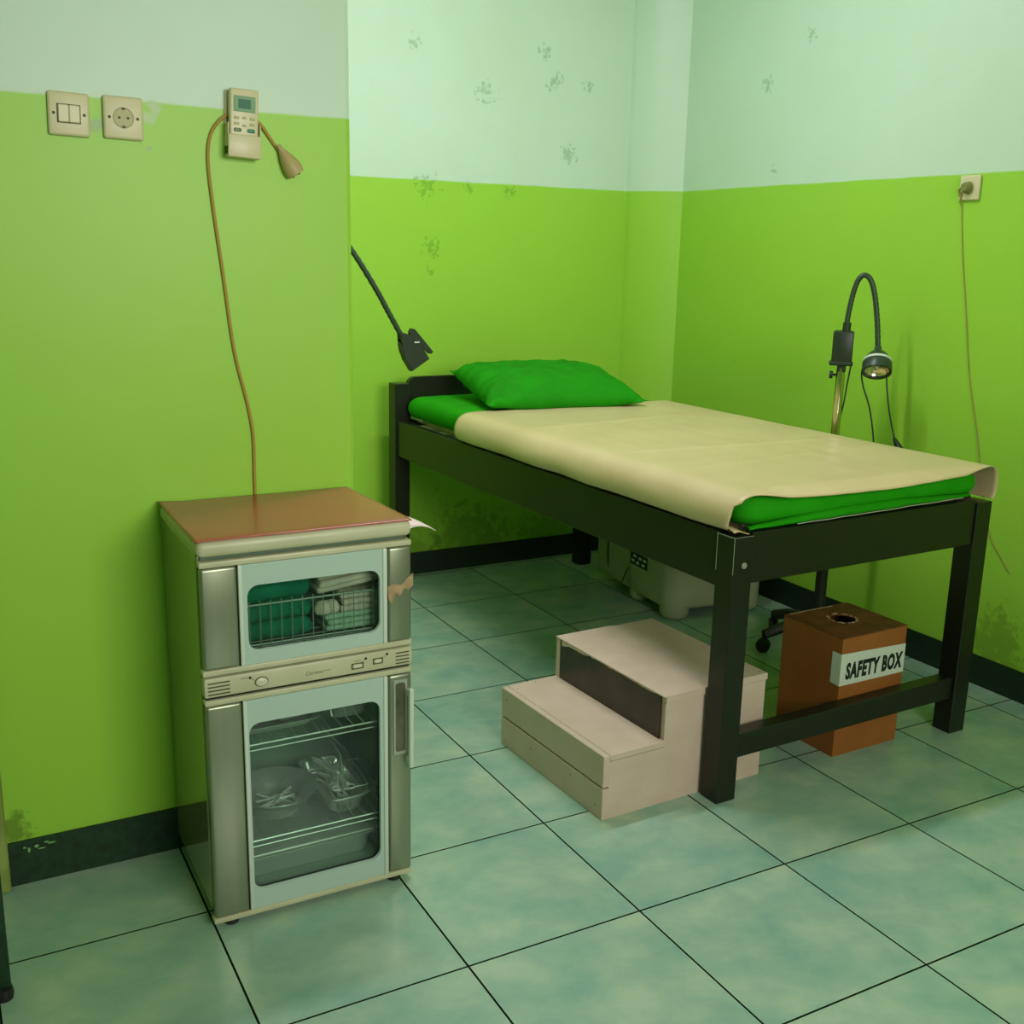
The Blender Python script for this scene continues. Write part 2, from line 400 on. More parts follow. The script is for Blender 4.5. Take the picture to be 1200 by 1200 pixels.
M_STEEL = mat('stainless', (214, 220, 208), .2, .8)
M_STEELD = mat('stainless_dull', (176, 184, 168), .38, .5)
M_WIRE = mat('wire', (160, 174, 158), .35, .5)
M_GLASS = glass_mat('door_glass', (.84, .93, .87), .0)
M_MAT = mat('brown_red_vinyl', (168, 80, 64), .24, nscale=4, rgb2=(160, 88, 66), bump=.03)
M_MATB = mat('mat_underside', (225, 205, 196), .5)
M_TAPE = mat('brown_tape', (176, 150, 112), .45, nscale=30, rgb2=(120, 98, 70), bump=.3)
M_RUBBER = mat('black_rubber', (26, 30, 24), .5)
M_BLKP = mat('black_plastic', (30, 46, 28), .42)
M_DKP = mat('dark_grey_plastic', (44, 62, 44), .38)
M_CHROME = mat('chrome_brass', (214, 206, 168), .14, 1)
M_CREAMW = mat('painted_wood_pinkish', (210, 188, 170), .5, nscale=13, rgb2=(203, 180, 160), bump=.1)
M_DARKB = mat('dark_raw_board', (58, 44, 34), .3, nscale=12, rgb2=(34, 28, 24), bump=.1)
M_CARD = mat('brown_wrap', (156, 94, 38), .6, nscale=6, rgb2=(146, 84, 33), bump=.1)
M_CARDT = mat('brown_wrap_top', (128, 74, 34), .6, nscale=22, rgb2=(96, 56, 28), bump=.2)
M_WPAPER = mat('white_paper', (206, 214, 198), .6)
M_INK = mat('black_ink', (18, 24, 22), .5)
M_PRINT = mat('faded_print', (96, 100, 70), .6)
M_SOCK = mat('ivory_plastic', (206, 198, 156), .4)
M_SOCKD = mat('ivory_plastic_dirty', (176, 172, 120), .5)
M_LINE = mat('dark_slot', (72, 74, 40), .6)
M_CABLE = mat('tan_cable', (172, 140, 66), .5)
M_PLUG = mat('tan_plug', (176, 158, 104), .5)
M_WPL = mat('white_appliance_plastic', (168, 172, 142), .4, nscale=6, rgb2=(156, 160, 128))
M_CLG = mat('surgical_green_cloth', (16, 118, 90), .85, nscale=14, rgb2=(12, 100, 76), bump=.5, spec=.1)
M_CLW = mat('pinkish_white_cloth', (216, 200, 184), .85, nscale=25, rgb2=(200, 184, 168), bump=.4, spec=.1)
M_CLM = mat('pale_mint_cloth', (176, 200, 176), .85, nscale=25, rgb2=(158, 186, 160), bump=.4, spec=.1)

# ------------------------------------------------------------------ cabinet
CW, CD = .426, .338
CX, CY, CZ = -.802, .333, .006
cab = thing('instrument_cabinet', 'grey-green steel two-door instrument cabinet with glass doors against the left wall', 'cabinet', (CX, CY, CZ))
obj('side_panel', nb(0, .008, .02, CD, .03, .772, .003), M_CAB, cab); obj('side_panel', nb(CW-.008, CW, .02, CD, .03, .772, .003), M_CAB, cab)
bm = bmesh.new()
box(bm, .008, CW-.008, CD-.01, CD-.002, .03, .772); box(bm, .008, CW-.008, .02, CD-.01, .03, .05)
box(bm, .008, CW-.008, .02, CD-.01, .49, .535); box(bm, .008, CW-.008, .02, CD-.01, .752, .772)
obj('inner_lining', bm, M_INNER, cab)
obj('top_panel', nb(-.002, CW+.002, -.004, CD+.002, .767, .799, .012, 3), M_CREAM, cab, True)
def door(z0, z1, hole, side_l, cname):
    bm = bmesh.new(); frame_with_hole(bm, (.003, CW-.003, z0+.002, z1-.002), (hole[0]-.014, hole[1]+.014, hole[2]-.014, hole[3]+.014), .03, .0132, .018)
    d = obj('door', bm, M_GAP, cab)
    obj('rail', nb(0, CW, -.004, .018, z1-.012, z1, .003, 2), M_CREAM, d, True); obj('rail', nb(-.002, CW, -.006, .018, z0, z0+.012, .003, 2), M_CREAM, d, True)
    obj('metal_side', nb(.001, .070, -.006, .013, z0+.012, z1-.012, .006, 3), M_SILVER, d, True); obj('metal_side', nb(.374, CW-.001, -.006, .013, z0+.012, z1-.012, .006, 3), M_SILVER, d, True)
    obj('edge_strip', nb(.0715, .079, -.007, .013, z0+.012, z1-.012, .002, 2), M_STRIP, d, True); obj('edge_strip', nb(.363, .372, -.007, .013, z0+.012, z1-.012, .002, 2), M_STRIP, d, True)
    bm = bmesh.new(); frame_with_hole(bm, (.079, .363, z0+.012, z1-.012), hole, .022, -.004, .004); obj('panel_frame', bm, M_PANEL, d, True, 30)
    bm = bmesh.new(); box(bm, .0702, .0716, -.003, .014, z0+.012, z1-.012); obj('dark_seam', bm, M_GAP, d)
    obj('glass_pane', nb(hole[0]-.006, hole[1]+.006, .004, .008, hole[2]-.006, hole[3]+.006), M_GLASS, d)
    bm = bmesh.new(); frame_with_hole(bm, (hole[0]-.012, hole[1]+.012, hole[2]-.012, hole[3]+.012), (hole[0]-.001, hole[1]+.001, hole[2]-.001, hole[3]+.001), .02, .0085, .013)
    obj('gasket', bm, M_GAP, d)
    return d
dU = door(.535, .760, (.088, .357, .574, .705), None, 'upper'); dU['label'] = 'short upper door with a wide rounded window'
dL = door(.007, .486, (.082, .355, .060, .424), None, 'lower'); dL['label'] = 'tall lower door with a big rounded window and bar handle'
# brown tape over right side of upper door
bm = bmesh.new()
prism(bm, [(.372, .668), (.388, .672), (.402, .668), (.414, .680), (.428, .690), (.428, .664), (.418, .655), (.408, .660), (.398, .640), (.390, .652), (.380, .630), (.374, .64)], 'y', -.0078, -.0064)
o = obj('tape_patch', bm, M_TAPE, dU); o['label'] = 'wrinkled brown tape on the upper door edge'
# handle recess and bar on the lower door
bm = bmesh.new(); frame_with_hole(bm, (.384, .414, .295, .462), (.388, .410, .301, .456), .006, -.0085, -.005); obj('handle_recess', bm, M_STEELD, dL)
obj('handle_well', nb(.388, .410, -.0068, -.0062, .30, .457), mat('worn_steel', (120, 116, 96), .4, .5, nscale=40, rgb2=(84, 84, 64), stretch=(1, 1, .4)), dL)
bm = bmesh.new(); box(bm, .411, .421, -.030, -.018, .268, .445, .002); box(bm, .411, .421, -.02, -.004, .425, .440, .002); box(bm, .411, .421, -.02, -.004, .272, .288, .002)
h = obj('handle', bm, M_STRIP, dL); h['label'] = 'long pale bar handle'
# control panel
cpn = obj('control_panel', nb(-.001, CW+.001, -.007, .018, .492, .532, .005, 2), M_CREAM, cab, True)
obj('panel_gap', nb(.003, CW-.003, .003, .02, .484, .537), M_GAP, cab)
for (x0, x1) in ((.006, .048), (.389, .419)):
    bm = bmesh.new()
    for k in range(4): box(bm, x0, x1, -.0082, -.006, .498+k*.0075, .5005+k*.0075, .0005)
    obj('vent_slats', bm, M_LINE, cpn)
M_KNOB = mat('cream_button', (206, 202, 170), .35)
def rbtn(x, z, w, h_, nm):
    bm = bmesh.new(); frame_with_hole(bm, (x-w/2-.002, x+w/2+.002, z-h_/2-.002, z+h_/2+.002), (x-w/2, x+w/2, z-h_/2, z+h_/2), h_*.45, -.0076, -.0068); obj('button_rim', bm, M_LINE, cpn)
    obj(nm, nb(x-w/2+.0015, x+w/2-.0015, -.0098, -.0065, z-h_/2+.0012, z+h_/2-.0012, .0015, 2), M_KNOB, cpn, True)
rbtn(.306, .5085, .022, .009, 'button'); rbtn(.350, .512, .018, .009, 'button')
bm = bmesh.new(); M1 = Matrix.Translation((.109, -.007, .510)) @ Matrix.Rotation(PI/2, 4, 'X')
lathe(bm, [(0, .0045), (.009, .0045), (.0115, .003), (.012, 0), (0, 0)], 24, M1, 1.0, .75); kn = obj('knob', bm, M_KNOB, cpn, True)
bm = bmesh.new(); lathe(bm, [(.0118, .0012), (.0135, .0012), (.0135, 0), (.0118, 0), (.0118, .0012)], 24, M1, 1.0, .75); obj('knob_rim', bm, M_LINE, cpn)
for (x, z) in ((.087, .5215), (.324, .5215), (.370, .5235)):
    bm = bmesh.new(); lathe(bm, [(0, .0016), (.0022, .0014), (.0028, 0), (0, 0)], 12, Matrix.Translation((x, -.007, z)) @ Matrix.Rotation(PI/2, 4, 'X')); obj('indicator_lamp', bm, M_INK, cpn, True)
for a, b_ in (((.089, .5205), (.099, .512)), ((.322, .520), (.313, .5115)), ((.368, .522), (.360, .516))):
    bm = bmesh.new(); tube(bm, [(a[0], -.0072, a[1]), (b_[0], -.0072, b_[1])], .0004, 4); obj('printed_line', bm, M_PRINT, cpn)
text_obj('printed_logo', 'Corona', .0105, M_PRINT, cpn, (.196, -.0073, .5065), (PI/2, 0, 0), 1.0, .0002, 0, .35)
for (x0, x1, z) in ((.234, .250, .5105), (.069, .083, .5222), (.299, .313, .5195)):
    obj('printed_dash', nb(x0, x1, -.0074, -.0070, z-.0004, z+.0005), M_PRINT, cpn)
# feet
for (x, y) in ((.036, .012), (.390, .012), (.03, .31), (.396, .31)):
    bm = bmesh.new(); lathe(bm, [(0, .03), (.008, .03), (.008, .010), (.014, .008), (.015, -.003), (.012, -CZ), (0, -CZ)], 16, Matrix.Translation((x, y, 0))); obj('foot', bm, M_RUBBER, cab, True)
obj('bottom_panel', nb(.004, CW-.004, .02, CD-.005, .024, .032), M_INNER, cab)
# wire shelves inside the lower door
def wire_shelf(z):
    bm = bmesh.new()
    tube(bm, [(.012, .03, z), (CW-.012, .03, z)], .0022, 6); tube(bm, [(.012, .03, z-.012), (CW-.012, .03, z-.012)], .0016, 6)
    tube(bm, [(.012, .29, z), (CW-.012, .29, z)], .0022, 6)
    for k in range(17): x = .02+k*.0242; tube(bm, [(x, .03, z), (x, .29, z)], .0013, 5)
    return obj('wire_shelf', bm, M_WIRE, cab, True)
wire_shelf(.362); wire_shelf(.150)
SH = .1523+CZ; SH2 = .3635+CZ
# -------- cabinet contents (top-level)
def T(bm, mtx): bmesh.ops.transform(bm, matrix=mtx, verts=bm.verts)
def lumpy(bm, amp, sc, seed):
    for v in bm.verts:
        d = noise.noise_vector(v.co*sc+Vector((seed, seed*2.1, 0))); v.co += d*amp
def tray(name, label, w, d, h, x, y, z, rz, m=M_STEEL, rim=.006):
    t = thing(name, label, 'tray', (CX+x, CY+y, z), rz)
    bm = bmesh.new()
    rings = []
    for (s, zz) in ((-.012, 0), (-.004, h-.001), (rim, h), (rim, h-.002), (-.006, h-.002), (-.014, .0015)):
        arcs = rrect(-w/2-s, w/2+s, -d/2-s, d/2+s, .022, 4)
        rings.append([bm.verts.new((px, py, zz)) for a in arcs for px, py in a])
    for A, B in zip(rings, rings[1:]):
        for k in range(len(A)): bm.faces.new((A[k], A[(k+1) % len(A)], B[(k+1) % len(A)], B[k]))
    bm.faces.new(rings[0]); bm.faces.new(rings[-1])
    obj('tray_body', bm, m, t, True, 35)
    return t
# top wire shelf
tp = tray('metal_tray', 'shallow metal tray with crumpled packs on the top wire shelf', .185, .20, .018, .155, .165, SH2, 0, M_STEELD)
for k, (x, y, a) in enumerate(((.10, .12, .2), (.15, .14, -.3), (.20, .12, .1), (.13, .21, .5), (.19, .21, -.1))):
    bm = nb(-.032, .032, -.026, .026, 0, .024, .008, 2); bmesh.ops.subdivide_edges(bm, edges=bm.edges, cuts=2, use_grid_fill=True); lumpy(bm, .004, 40, k*3)
    zmin = min(v.co.z for v in bm.verts)
    for v in bm.verts: v.co.z -= zmin
    o = obj('instrument_pack', bm, M_STEELD, None, True); o.location = (CX+x, CY+y, SH2+.0035+(0 if k < 3 else .001)); o.rotation_euler = (0, 0, a)
    tag(o, 'small crumpled grey pack in the shallow top tray, '+('front left', 'front middle', 'front right', 'back left', 'back right')[k]+' of the five', 'pack', 'grey packs in the top tray')
kt = tray('small_metal_tray', 'small deep steel tray at the right end of the top wire shelf', .10, .17, .034, .318, .15, SH2, 0)
# middle shelf
bowl = thing('steel_bowl', 'round shiny steel bowl at the left of the lower wire shelf', 'bowl', (CX+.168, CY+.14, SH))
bm = bmesh.new(); lathe(bm, [(0, .002), (.05, .002), (.070, .02), (.086, .05), (.093, .053), (.093, .051), (.087, .048), (.073, .02), (.052, 0), (0, 0)], 40); obj('bowl_body', bm, M_STEEL, bowl, True)
rt = tray('instrument_tray', 'rectangular steel tray heaped with instruments on the lower wire shelf', .090, .205, .040, .305, .152, SH, 0)
bt = tray('large_metal_tray', 'large dull covered steel tray on the cabinet floor', .30, .20, .05, .215, .15, .0505+CZ, 0, M_STEELD)
obj('tray_cover', nb(-.155, .155, -.105, .105, .050, .058, .004, 2), M_STEELD, bt, True)
wl = thing('wire_handle_rack', 'thin bright wire handle frame rising from the instrument tray', 'rack', (CX+.285, CY+.07, SH))
bm = bmesh.new(); tube(bm, [(.015, .0, .047), (.012, .01, .125), (.02, .16, .125), (.075, .16, .06), (.07, .0, .047), (.015, 0, .047)], .0016, 6); obj('frame', bm, M_WIRE, wl, True)
M_INSTR = mat('bright_instrument_steel', (236, 240, 228), .25, .3)
def instrument(kind):
    bm = bmesh.new()
    if kind == 0:    # ring-handled clamp
        for s in (-1, 1):
            tube(bm, [(s*.012, -.05, .0015), (s*.004, -.01, .0015), (-s*.003, .05, .0015)], [.0034, .002], 6, 4)
            ring = [(s*.016+.009*math.cos(a), -.058+.009*math.sin(a), .0015) for a in [2*PI*k/12 for k in range(13)]]
            tube(bm, ring, .002, 5)
    elif kind == 1:  # tweezers
        for s in (-1, 1): tube(bm, [(0, -.06, .0015), (s*.007, -.01, .0015), (s*.001, .055, .0015)], [.0036, .0018], 5, 5)
    else:            # probe with ring end
        tube(bm, [(0, -.06, .0015), (0, .04, .0015), (.006, .055, .0015), (.002, .062, .0015)], [.003, .0018], 6, 4)
    me = bpy.data.meshes.new('surgical_instrument'); bmesh.ops.recalc_face_normals(bm, faces=bm.faces); bm.to_mesh(me); bm.free()
    for p in me.polygons: p.use_smooth = True
    me.materials.append(M_INSTR); return me
kinds = [instrument(k) for k in range(3)]
rnd = random.Random(3)
for k in range(14):
    o = link('surgical_instrument', kinds[k % 3]); zc = SH+.005+.0038*k
    o.location = (CX+.318+rnd.uniform(-.010, .010)-.013, CY+.152+rnd.uniform(-.035, .035), zc)
    o.rotation_euler = (rnd.uniform(-.06, .06), rnd.uniform(-.1, .1), rnd.uniform(-.35, .35)+(PI if k % 2 else 0))
    tag(o, ('ring-handled steel clamp', 'steel tweezers', 'thin steel probe with bent tip')[k % 3]+' heaped in the rectangular tray on the lower wire shelf', 'instrument', ('ring-handled clamps', 'tweezers', 'thin probes')[k % 3]+' in the rectangular tray')
for k in range(5):
    o = link('surgical_instrument', kinds[(k+1) % 3]); a = rnd.uniform(0, 6.28)
    o.location = (CX+.168+.012*math.cos(a), CY+.14+.012*math.sin(a), SH+.011+k*.0035)
    o.rotation_euler = (.12, 0, a); o.scale = (.75, .75, .75)
    tag(o, ('ring-handled steel clamp', 'steel tweezers', 'thin steel probe with bent tip')[(k+1) % 3]+' lying in the round bowl on the lower wire shelf', 'instrument', ('ring-handled clamps', 'tweezers', 'thin probes')[(k+1) % 3]+' in the round bowl')
for k, (x, y, a) in enumerate(((.085, .05, 1.2), (.345, .062, -.7))):
    pass
# upper compartment
bk = thing('wire_basket', 'pale wire basket behind the upper glass door', 'basket', (CX, CY, .5355+CZ))
bm = bmesh.new()
zt = .1165
for (y) in (.034, .28): tube(bm, [(.018, y, zt), (CW-.018, y, zt)], .0022, 6); tube(bm, [(.03, y, .035), (CW-.03, y, .035)], .0016, 6)
for (x) in (.018, CW-.018): tube(bm, [(x, .034, zt), (x, .28, zt)], .0022, 6)
obj('rim', bm, M_WIRE, bk, True)
bm = bmesh.new()
for k in range(18):
    x = .036+k*.0214
    for y in (.033, .281): tube(bm, [(x, y, zt+.008), (x, y, .028)], .0013, 5)
for k in range(9): tube(bm, [(.03, .034+k*.0307, .030), (CW-.03, .034+k*.0307, .030)], .0012, 5)
obj('wires', bm, M_WIRE, bk, True)
for k, (x, y) in enumerate(((.03, .034), (CW-.03, .034), (.03, .28), (CW-.03, .28))):
    bm = bmesh.new(); tube(bm, [(x, y, .036), (x, y, .0)], .0018, 6); obj('leg', bm, M_WIRE, bk, True)
zb = .5355+.0325+CZ
def cloth(name, label, x0, x1, y0, y1, z0, z1, m, layers, seed, amp=.006, grp=None, rz=0, tilt=0):
    t = thing(name, label, 'cloth', (CX+(x0+x1)/2, CY+(y0+y1)/2, z0), rz, grp)
    hh = (z1-z0)/layers
    for k in range(layers):
        w, d = (x1-x0)/2-.003*(k % 2), (y1-y0)/2-.003*((k+1) % 2)
        bm = nb(-w, w, -d, d, k*hh, (k+1)*hh-.0008, hh*.42, 3)
        bmesh.ops.subdivide_edges(bm, edges=[e for e in bm.edges if e.calc_length() > .03], cuts=5, use_grid_fill=True)
        for v in bm.verts:
            nn = noise.noise(Vector((v.co.x*22+seed, v.co.y*22, 0))); nz = noise.noise(Vector((v.co.x*35+seed, v.co.z*60, k*5.+seed)))
            if k or v.co.z > hh*.3: v.co.z += amp*nn*(.4+.6*k/layers)
            v.co.x += amp*.9*nz; v.co.y += amp*.9*noise.noise(Vector((v.co.x*30, v.co.z*50+seed, k*7.)))
            v.co.z += tilt*v.co.x
        if k == 0:
            zm = min(v.co.z for v in bm.verts)
            for v in bm.verts: v.co.z -= min(zm, 0)
        obj('folded_layer', bm, m, t, True, 60)
    return t
cloth('green_drape', 'bundle of folded dark green surgical cloth filling the left of the wire basket', .036, .235, .045, .26, zb, .738, M_CLG, 4, 1., .012)
cloth('white_cloth', 'folded mint-white cloth at the bottom right of the wire basket', .262, .392, .05, .23, zb, zb+.036, M_CLM, 3, 5., .004)
cloth('white_cloth', 'rolled pinkish white cloth in the middle of the basket front', .238, .292, .042, .075, zb+.0365, zb+.068, M_CLW, 1, 9., .005)
cloth('white_cloth', 'folded pinkish white cloth just under the top of the basket stack', .294, .395, .05, .23, zb+.0365, zb+.078, M_CLW, 3, 12., .004)
cloth('white_cloth', 'topmost flat pinkish white cloth fanned over the basket', .244, .398, .045, .24, zb+.083, zb+.136, M_CLW, 3, 17., .004, tilt=.12)
# mat on the cabinet
bm = bmesh.new()
def mat_pt(u, v):   # u across, v back->front
    x = -.004+u*(CW+.006); y = CD-v*(CD+.001); z = .8005
    if v > .94: z -= ((v-.94)/.06)**2*.0022
    z += .0008*noise.noise(Vector((x*7, y*7, 3)))+.0004
    if u < .12 and v < .3: z += .004*((.12-u)/.12)*((.3-v)/.3)
    x -= .014*u*(1-v)
    return (x, y, z)
grid_mesh(bm, 60, 50, mat_pt)
vm = thing('vinyl_mat', 'glossy brown-red vinyl mat on top of the cabinet, front right corner curling', 'mat', (CX, CY, CZ))
o = obj('mat_sheet', bm, M_MAT, vm, True); sd = o.modifiers.new('s', 'SOLIDIFY'); sd.thickness = .0012; sd.offset = 1
bm = bmesh.new()   # the curled pale tongue
grid_mesh(bm, 16, 6, lambda u, v: (CW-.004+.060*u, .050*(1-v)*(1-u)-.002, .800-.006*v*(1-u)-.028*u**1.6-.012*(v*(1-u))**2))
o = obj('curled_corner', bm, M_MATB, vm, True); sd = o.modifiers.new('s', 'SOLIDIFY'); sd.thickness = .001; o['label'] = 'pale curled corner of the mat'

# ------------------------------------------------------------------ bed
BA = math.radians(1.7); BL, BW = 2.0, .943
bed = thing('examination_bed', 'black-brown painted wooden examination bed standing along the back corner', 'bed', (.432, .284, 0), BA)
LG = .062
for (x, y, h_) in ((0, 0, .69), (BW-LG, 0, .69), (0, BL-LG, .835), (BW-LG, BL-LG, .835)):
    obj('leg', nb(x, x+LG, y, y+LG, 0, h_, .002), M_WOOD, bed)
for x in (.008, BW-.038):
    obj('side_rail', nb(x, x+.03, LG+.0005, BL-LG-.0005, .555, .693, .002), M_WOOD, bed)
obj('foot_rail', nb(LG+.0005, BW-LG-.0005, .006, .036, .570, .697, .002), M_WOOD, bed)
obj('head_rail', nb(LG+.0005, BW-LG-.0005, BL-.04, BL-.01, .555, .69, .002), M_WOOD, bed)
obj('foot_stretcher', nb(LG+.0005, BW-LG-.0005, .010, .052, .108, .172, .002), M_WOOD, bed)
bm = bmesh.new(); pl = [(LG, .691)]
pl += [(LG, .822)] + [(LG+.035-.035*math.cos(a), .822+.036*math.sin(a)) for a in [PI/2*k/6 for k in range(1, 7)]]
pl += [(BW-p[0], p[1]) for p in reversed(pl)]
prism(bm, pl, 'y', BL-.045, BL-.018); obj('headboard', bm, M_WOOD, bed)
for k in range(12): obj('slat', nb(.038, BW-.038, .10+k*.152, .17+k*.152, .672, .686), M_BOARD, bed)
obj('bed_board', nb(.085, BW-.085, .09, BL-.08, .6865, .6985), M_BOARD, bed)
for (x, y, z, ax) in ((.034, -.0005, .620, 'y'),):
    bm = bmesh.new(); lathe(bm, [(0, .004), (.004, .004), (.0045, .002), (.0075, .002), (.008, .0), (0, 0)], 16, Matrix.Translation((x, y, z)) @ Matrix.Rotation(PI/2, 4, 'X')); o = obj('bolt', bm, M_STEELD, bed, True); o['label'] = 'silver bolt head'
bm = bmesh.new()
tube(bm, [(.0, .060, .60), (.0, .061, .692)], .0009, 5); tube(bm, [(.001, .061, .6905), (.001, .001, .6905)], .0011, 5); tube(bm, [(.0005, .0005, .60), (.0005, .0005, .69)], .0007, 5)
tube(bm, [(.002, .001, .6905), (.06, .001, .6905)], .0006, 5)
o = obj('worn_edges', bm, M_WOODE, bed); o['label'] = 'pale worn paint along the foot post edges'

mt = thing('mattress', 'thin mattress in a bright green fitted sheet on the bed', 'mattress', (.432, .284, 0), BA)
def super_slab(bm, x0, x1, y0, y1, z0, z1, r, fn=None, nx=28, ny=60):
    """rounded slab made of a closed profile swept; r = edge radius"""
    cx, cy2 = (x0+x1)/2, (y0+y1)/2
    def prof(t):  # t 0..1 around the side: returns (inset, z)
        return None
    rings = []
    K = 7; zc = (z0+z1)/2; hz = (z1-z0)/2
    for k in range(-K, K+1):
        a = PI/2*k/K; ins = r*(1-math.cos(a)); zz = zc+hz*math.sin(a)
        arcs = rrect(x0+ins, x1-ins, y0+ins, y1-ins, max(.05-ins*.3, .01), 6)
        pts = []
        for ai in range(4):
            A = arcs[ai]; pts += A; B = arcs[(ai+1) % 4][0]; P0 = A[-1]; n_ = (12 if ai in (0, 2) else 40)
            for q in range(1, n_): pts.append((P0[0]+(B[0]-P0[0])*q/n_, P0[1]+(B[1]-P0[1])*q/n_))
        rings.append([bm.verts.new((px, py, zz)) for px, py in pts])
    for A, B in zip(rings, rings[1:]):
        for k in range(len(A)): bm.faces.new((A[k], A[(k+1) % len(A)], B[(k+1) % len(A)], B[k]))
    bm.faces.new(rings[0]); bm.faces.new(rings[-1])
    if fn:
        for v in bm.verts: v.co = fn(v.co)
def wob(p):
    n_ = noise.noise(Vector((p.x*6, p.y*6, p.z*14)))*.005
    n2 = noise.noise(Vector((p.x*20, p.y*20, p.z*10+4)))*.0016
    q = p.copy()
    if p.y < .06: q.y += n_*.9; q.z += .0
    if p.z > .73: q.z += n2*.8
    if p.x < .1: q.x += n_
    return q
bm = bmesh.new(); super_slab(bm, .040, BW-.035, .012, BL-.052, .702, .787, .042, wob)
fs = obj('fitted_sheet', bm, M_SHEET, mt, True, 60)
obj('foam_base', nb(.078, BW-.085, .060, BL-.10, .6995, .706), M_FOAM, mt)
o = obj('foam_corner', nb(.058, .10, BL-.175, BL-.075, .7, .724, .004), M_FOAM, mt); o['label'] = 'bare pale foam corner'
# loose bottom hem of the fitted sheet along the foot end
bm = bmesh.new()
def hem(u, v):
    x = .05+u*(BW-.14); rise = .014*u**1.5
    y = .015-.010*math.sin(v*PI)-.004*noise.noise(Vector((u*9, v*2, 1)))-.003
    z = .7015+rise*.6+(.028*(.35+.65*math.sin(PI*min(1, u*1.05))))*v+.0016*noise.noise(Vector((u*14, 0, 3)))
    return (x, y+.006*v, z)
grid_mesh(bm, 50, 6, hem); o = obj('sheet_hem', bm, M_SHEET, mt, True); sd = o.modifiers.new('s', 'SOLIDIFY'); sd.thickness = .0012
bm = bmesh.new(); tube(bm, [Vector(hem(u/30, 0))+Vector((0, -.0015, -.0006)) for u in range(6, 30)], .0011, 5); o = obj('sheet_seam', bm, M_FOAM, mt, True); o['label'] = 'pale frayed seam of the sheet'
# beige vinyl cover
bc = thing('vinyl_cover', 'beige vinyl sheet draped over the foot three quarters of the bed', 'sheet', (.432, .284, 0), BA)
prof = [(.030, .6965), (.010, .7005), (.000, .708), (-.006, .722), (-.006, .744), (.003, .766), (.020, .783), (.045, .7915), (.08, .7935)]
profR = [(BW-.08, .7935), (BW-.045, .7925), (BW-.018, .788), (BW-.004, .776), (BW+.004, .755), (BW+.006, .730), (BW+.002, .708), (BW-.006, .6985)]
midn = 26
full = prof+[(.08+(BW-.16)*k/midn, .7935) for k in range(1, midn)]+profR
full = smooth_path([Vector((a, 0, b)) for a, b in full], 2)
NP = len(full)
bm = bmesh.new()
def cover(i, t):   # t 0 foot .. 1 head edge
    p = full[i]; s = i/(NP-1); x, z = p.x, p.z
    head = 1.420+.010*math.sin(s*9)+(.015*math.exp(-((s-.42)/.03)**2))
    foot = -.004-.030*math.sin(PI*max(0, min(1, (x-.02)/(BW-.04))))**.8
    if x < .01: foot = .012-.02*(.0)
    if i < 8: foot += .004*(8-i)
    y = foot+t*(head-foot)
    top = max(0, min(1, (x-.05)/.1))*max(0, min(1, (BW-.05-x)/.1))
    zz = z+top*(.0022*noise.noise(Vector((x*5, y*4, 2)))+.001*noise.noise(Vector((x*16, y*3, 7))))
    # cross fold creases
    for (yc, amp, sl) in ((1.02, .0035, .12), (.58, .003, -.08), (.30, .0015, .1)):
        d = (y-(yc+sl*x))/.012; zz += top*amp*math.exp(-d*d)
    # sag of the overhanging foot edge
    if y < .03: zz -= (.03-y)*.30*top+.0
    side = max(0, 1-top*3)
    x2 = x+side*(.006*noise.noise(Vector((y*5, z*12, 1))))*(1 if x < .2 else -1)
    if x < .2 and z < .712 and i < 6: zz += .0+.003*noise.noise(Vector((y*7, 0, 3))); zz = max(zz, .6965)
    return (x2, y, zz)
NV = 110
V = [[bm.verts.new(cover(i, (j/(NV-1)))) for j in range(NV)] for i in range(NP)]
for i in range(NP-1):
    for j in range(NV-1): bm.faces.new((V[i][j], V[i+1][j], V[i+1][j+1], V[i][j+1]))
o = obj('cover_sheet', bm, M_BEIGE, bc, True, 60); sd = o.modifiers.new('s', 'SOLIDIFY'); sd.thickness = .0016; sd.offset = 1

bm = bmesh.new(); grid_mesh(bm, 14, 6, lambda u, v: (-.001+.052*u, .002+.055*v+.004*u, .6985+.014*(1-u)*math.sin(v*PI*.5+.4)+.003*math.sin(u*5)+.0))
o = obj('tucked_flap', bm, M_BEIGE, bc, True); sd = o.modifiers.new('s', 'SOLIDIFY'); sd.thickness = .0014; o['label'] = 'folded flap tucked at the foot corner'

# pillow
pw = tag(bpy.data.objects.new('pillow', None), 'plump bright green pillow leaning on the headboard', 'pillow')
bm = bmesh.new()
PWX, PWY, PT = .31, .235, .086
def pil(u, v, s):
    a, b_ = u*2-1, v*2-1
    hgt = PT*max(0, (1-abs(a)**3.4))**.5*max(0, (1-abs(b_)**2.8))**.55
    pinch = 1-.075*(1-abs(b_)**2)*0
    x = a*PWX*(1-.08*(1-a*a)*0-.055*(1-abs(b_)**3)*abs(a)**3); y = b_*PWY*(1-.06*(1-abs(a)**3)*abs(b_)**3)
    edge = max(abs(a), abs(b_))
    w = noise.noise(Vector((a*3.1, b_*3.1, s*2)))*.008+noise.noise(Vector((a*9, b_*7, s*2+5)))*.0035
    rad = math.atan2(b_, a); c = (abs(a)*abs(b_))
    w += .020*max(0, -a-.40)*math.sin(b_*17+2.5*noise.noise(Vector((a*3, b_*3, 4))))+.0045*math.sin(rad*26+3*noise.noise(Vector((a*2, b_*2, 0))))*c*min(1, (1-edge)*6)
    z = s*(hgt*(1.0 if s > 0 else .42)+w*min(1, (1-edge)*8))
    z += .014*(abs(a)*abs(b_))**3
    return Vector((x, y, z))
NU = 44
rows = {}
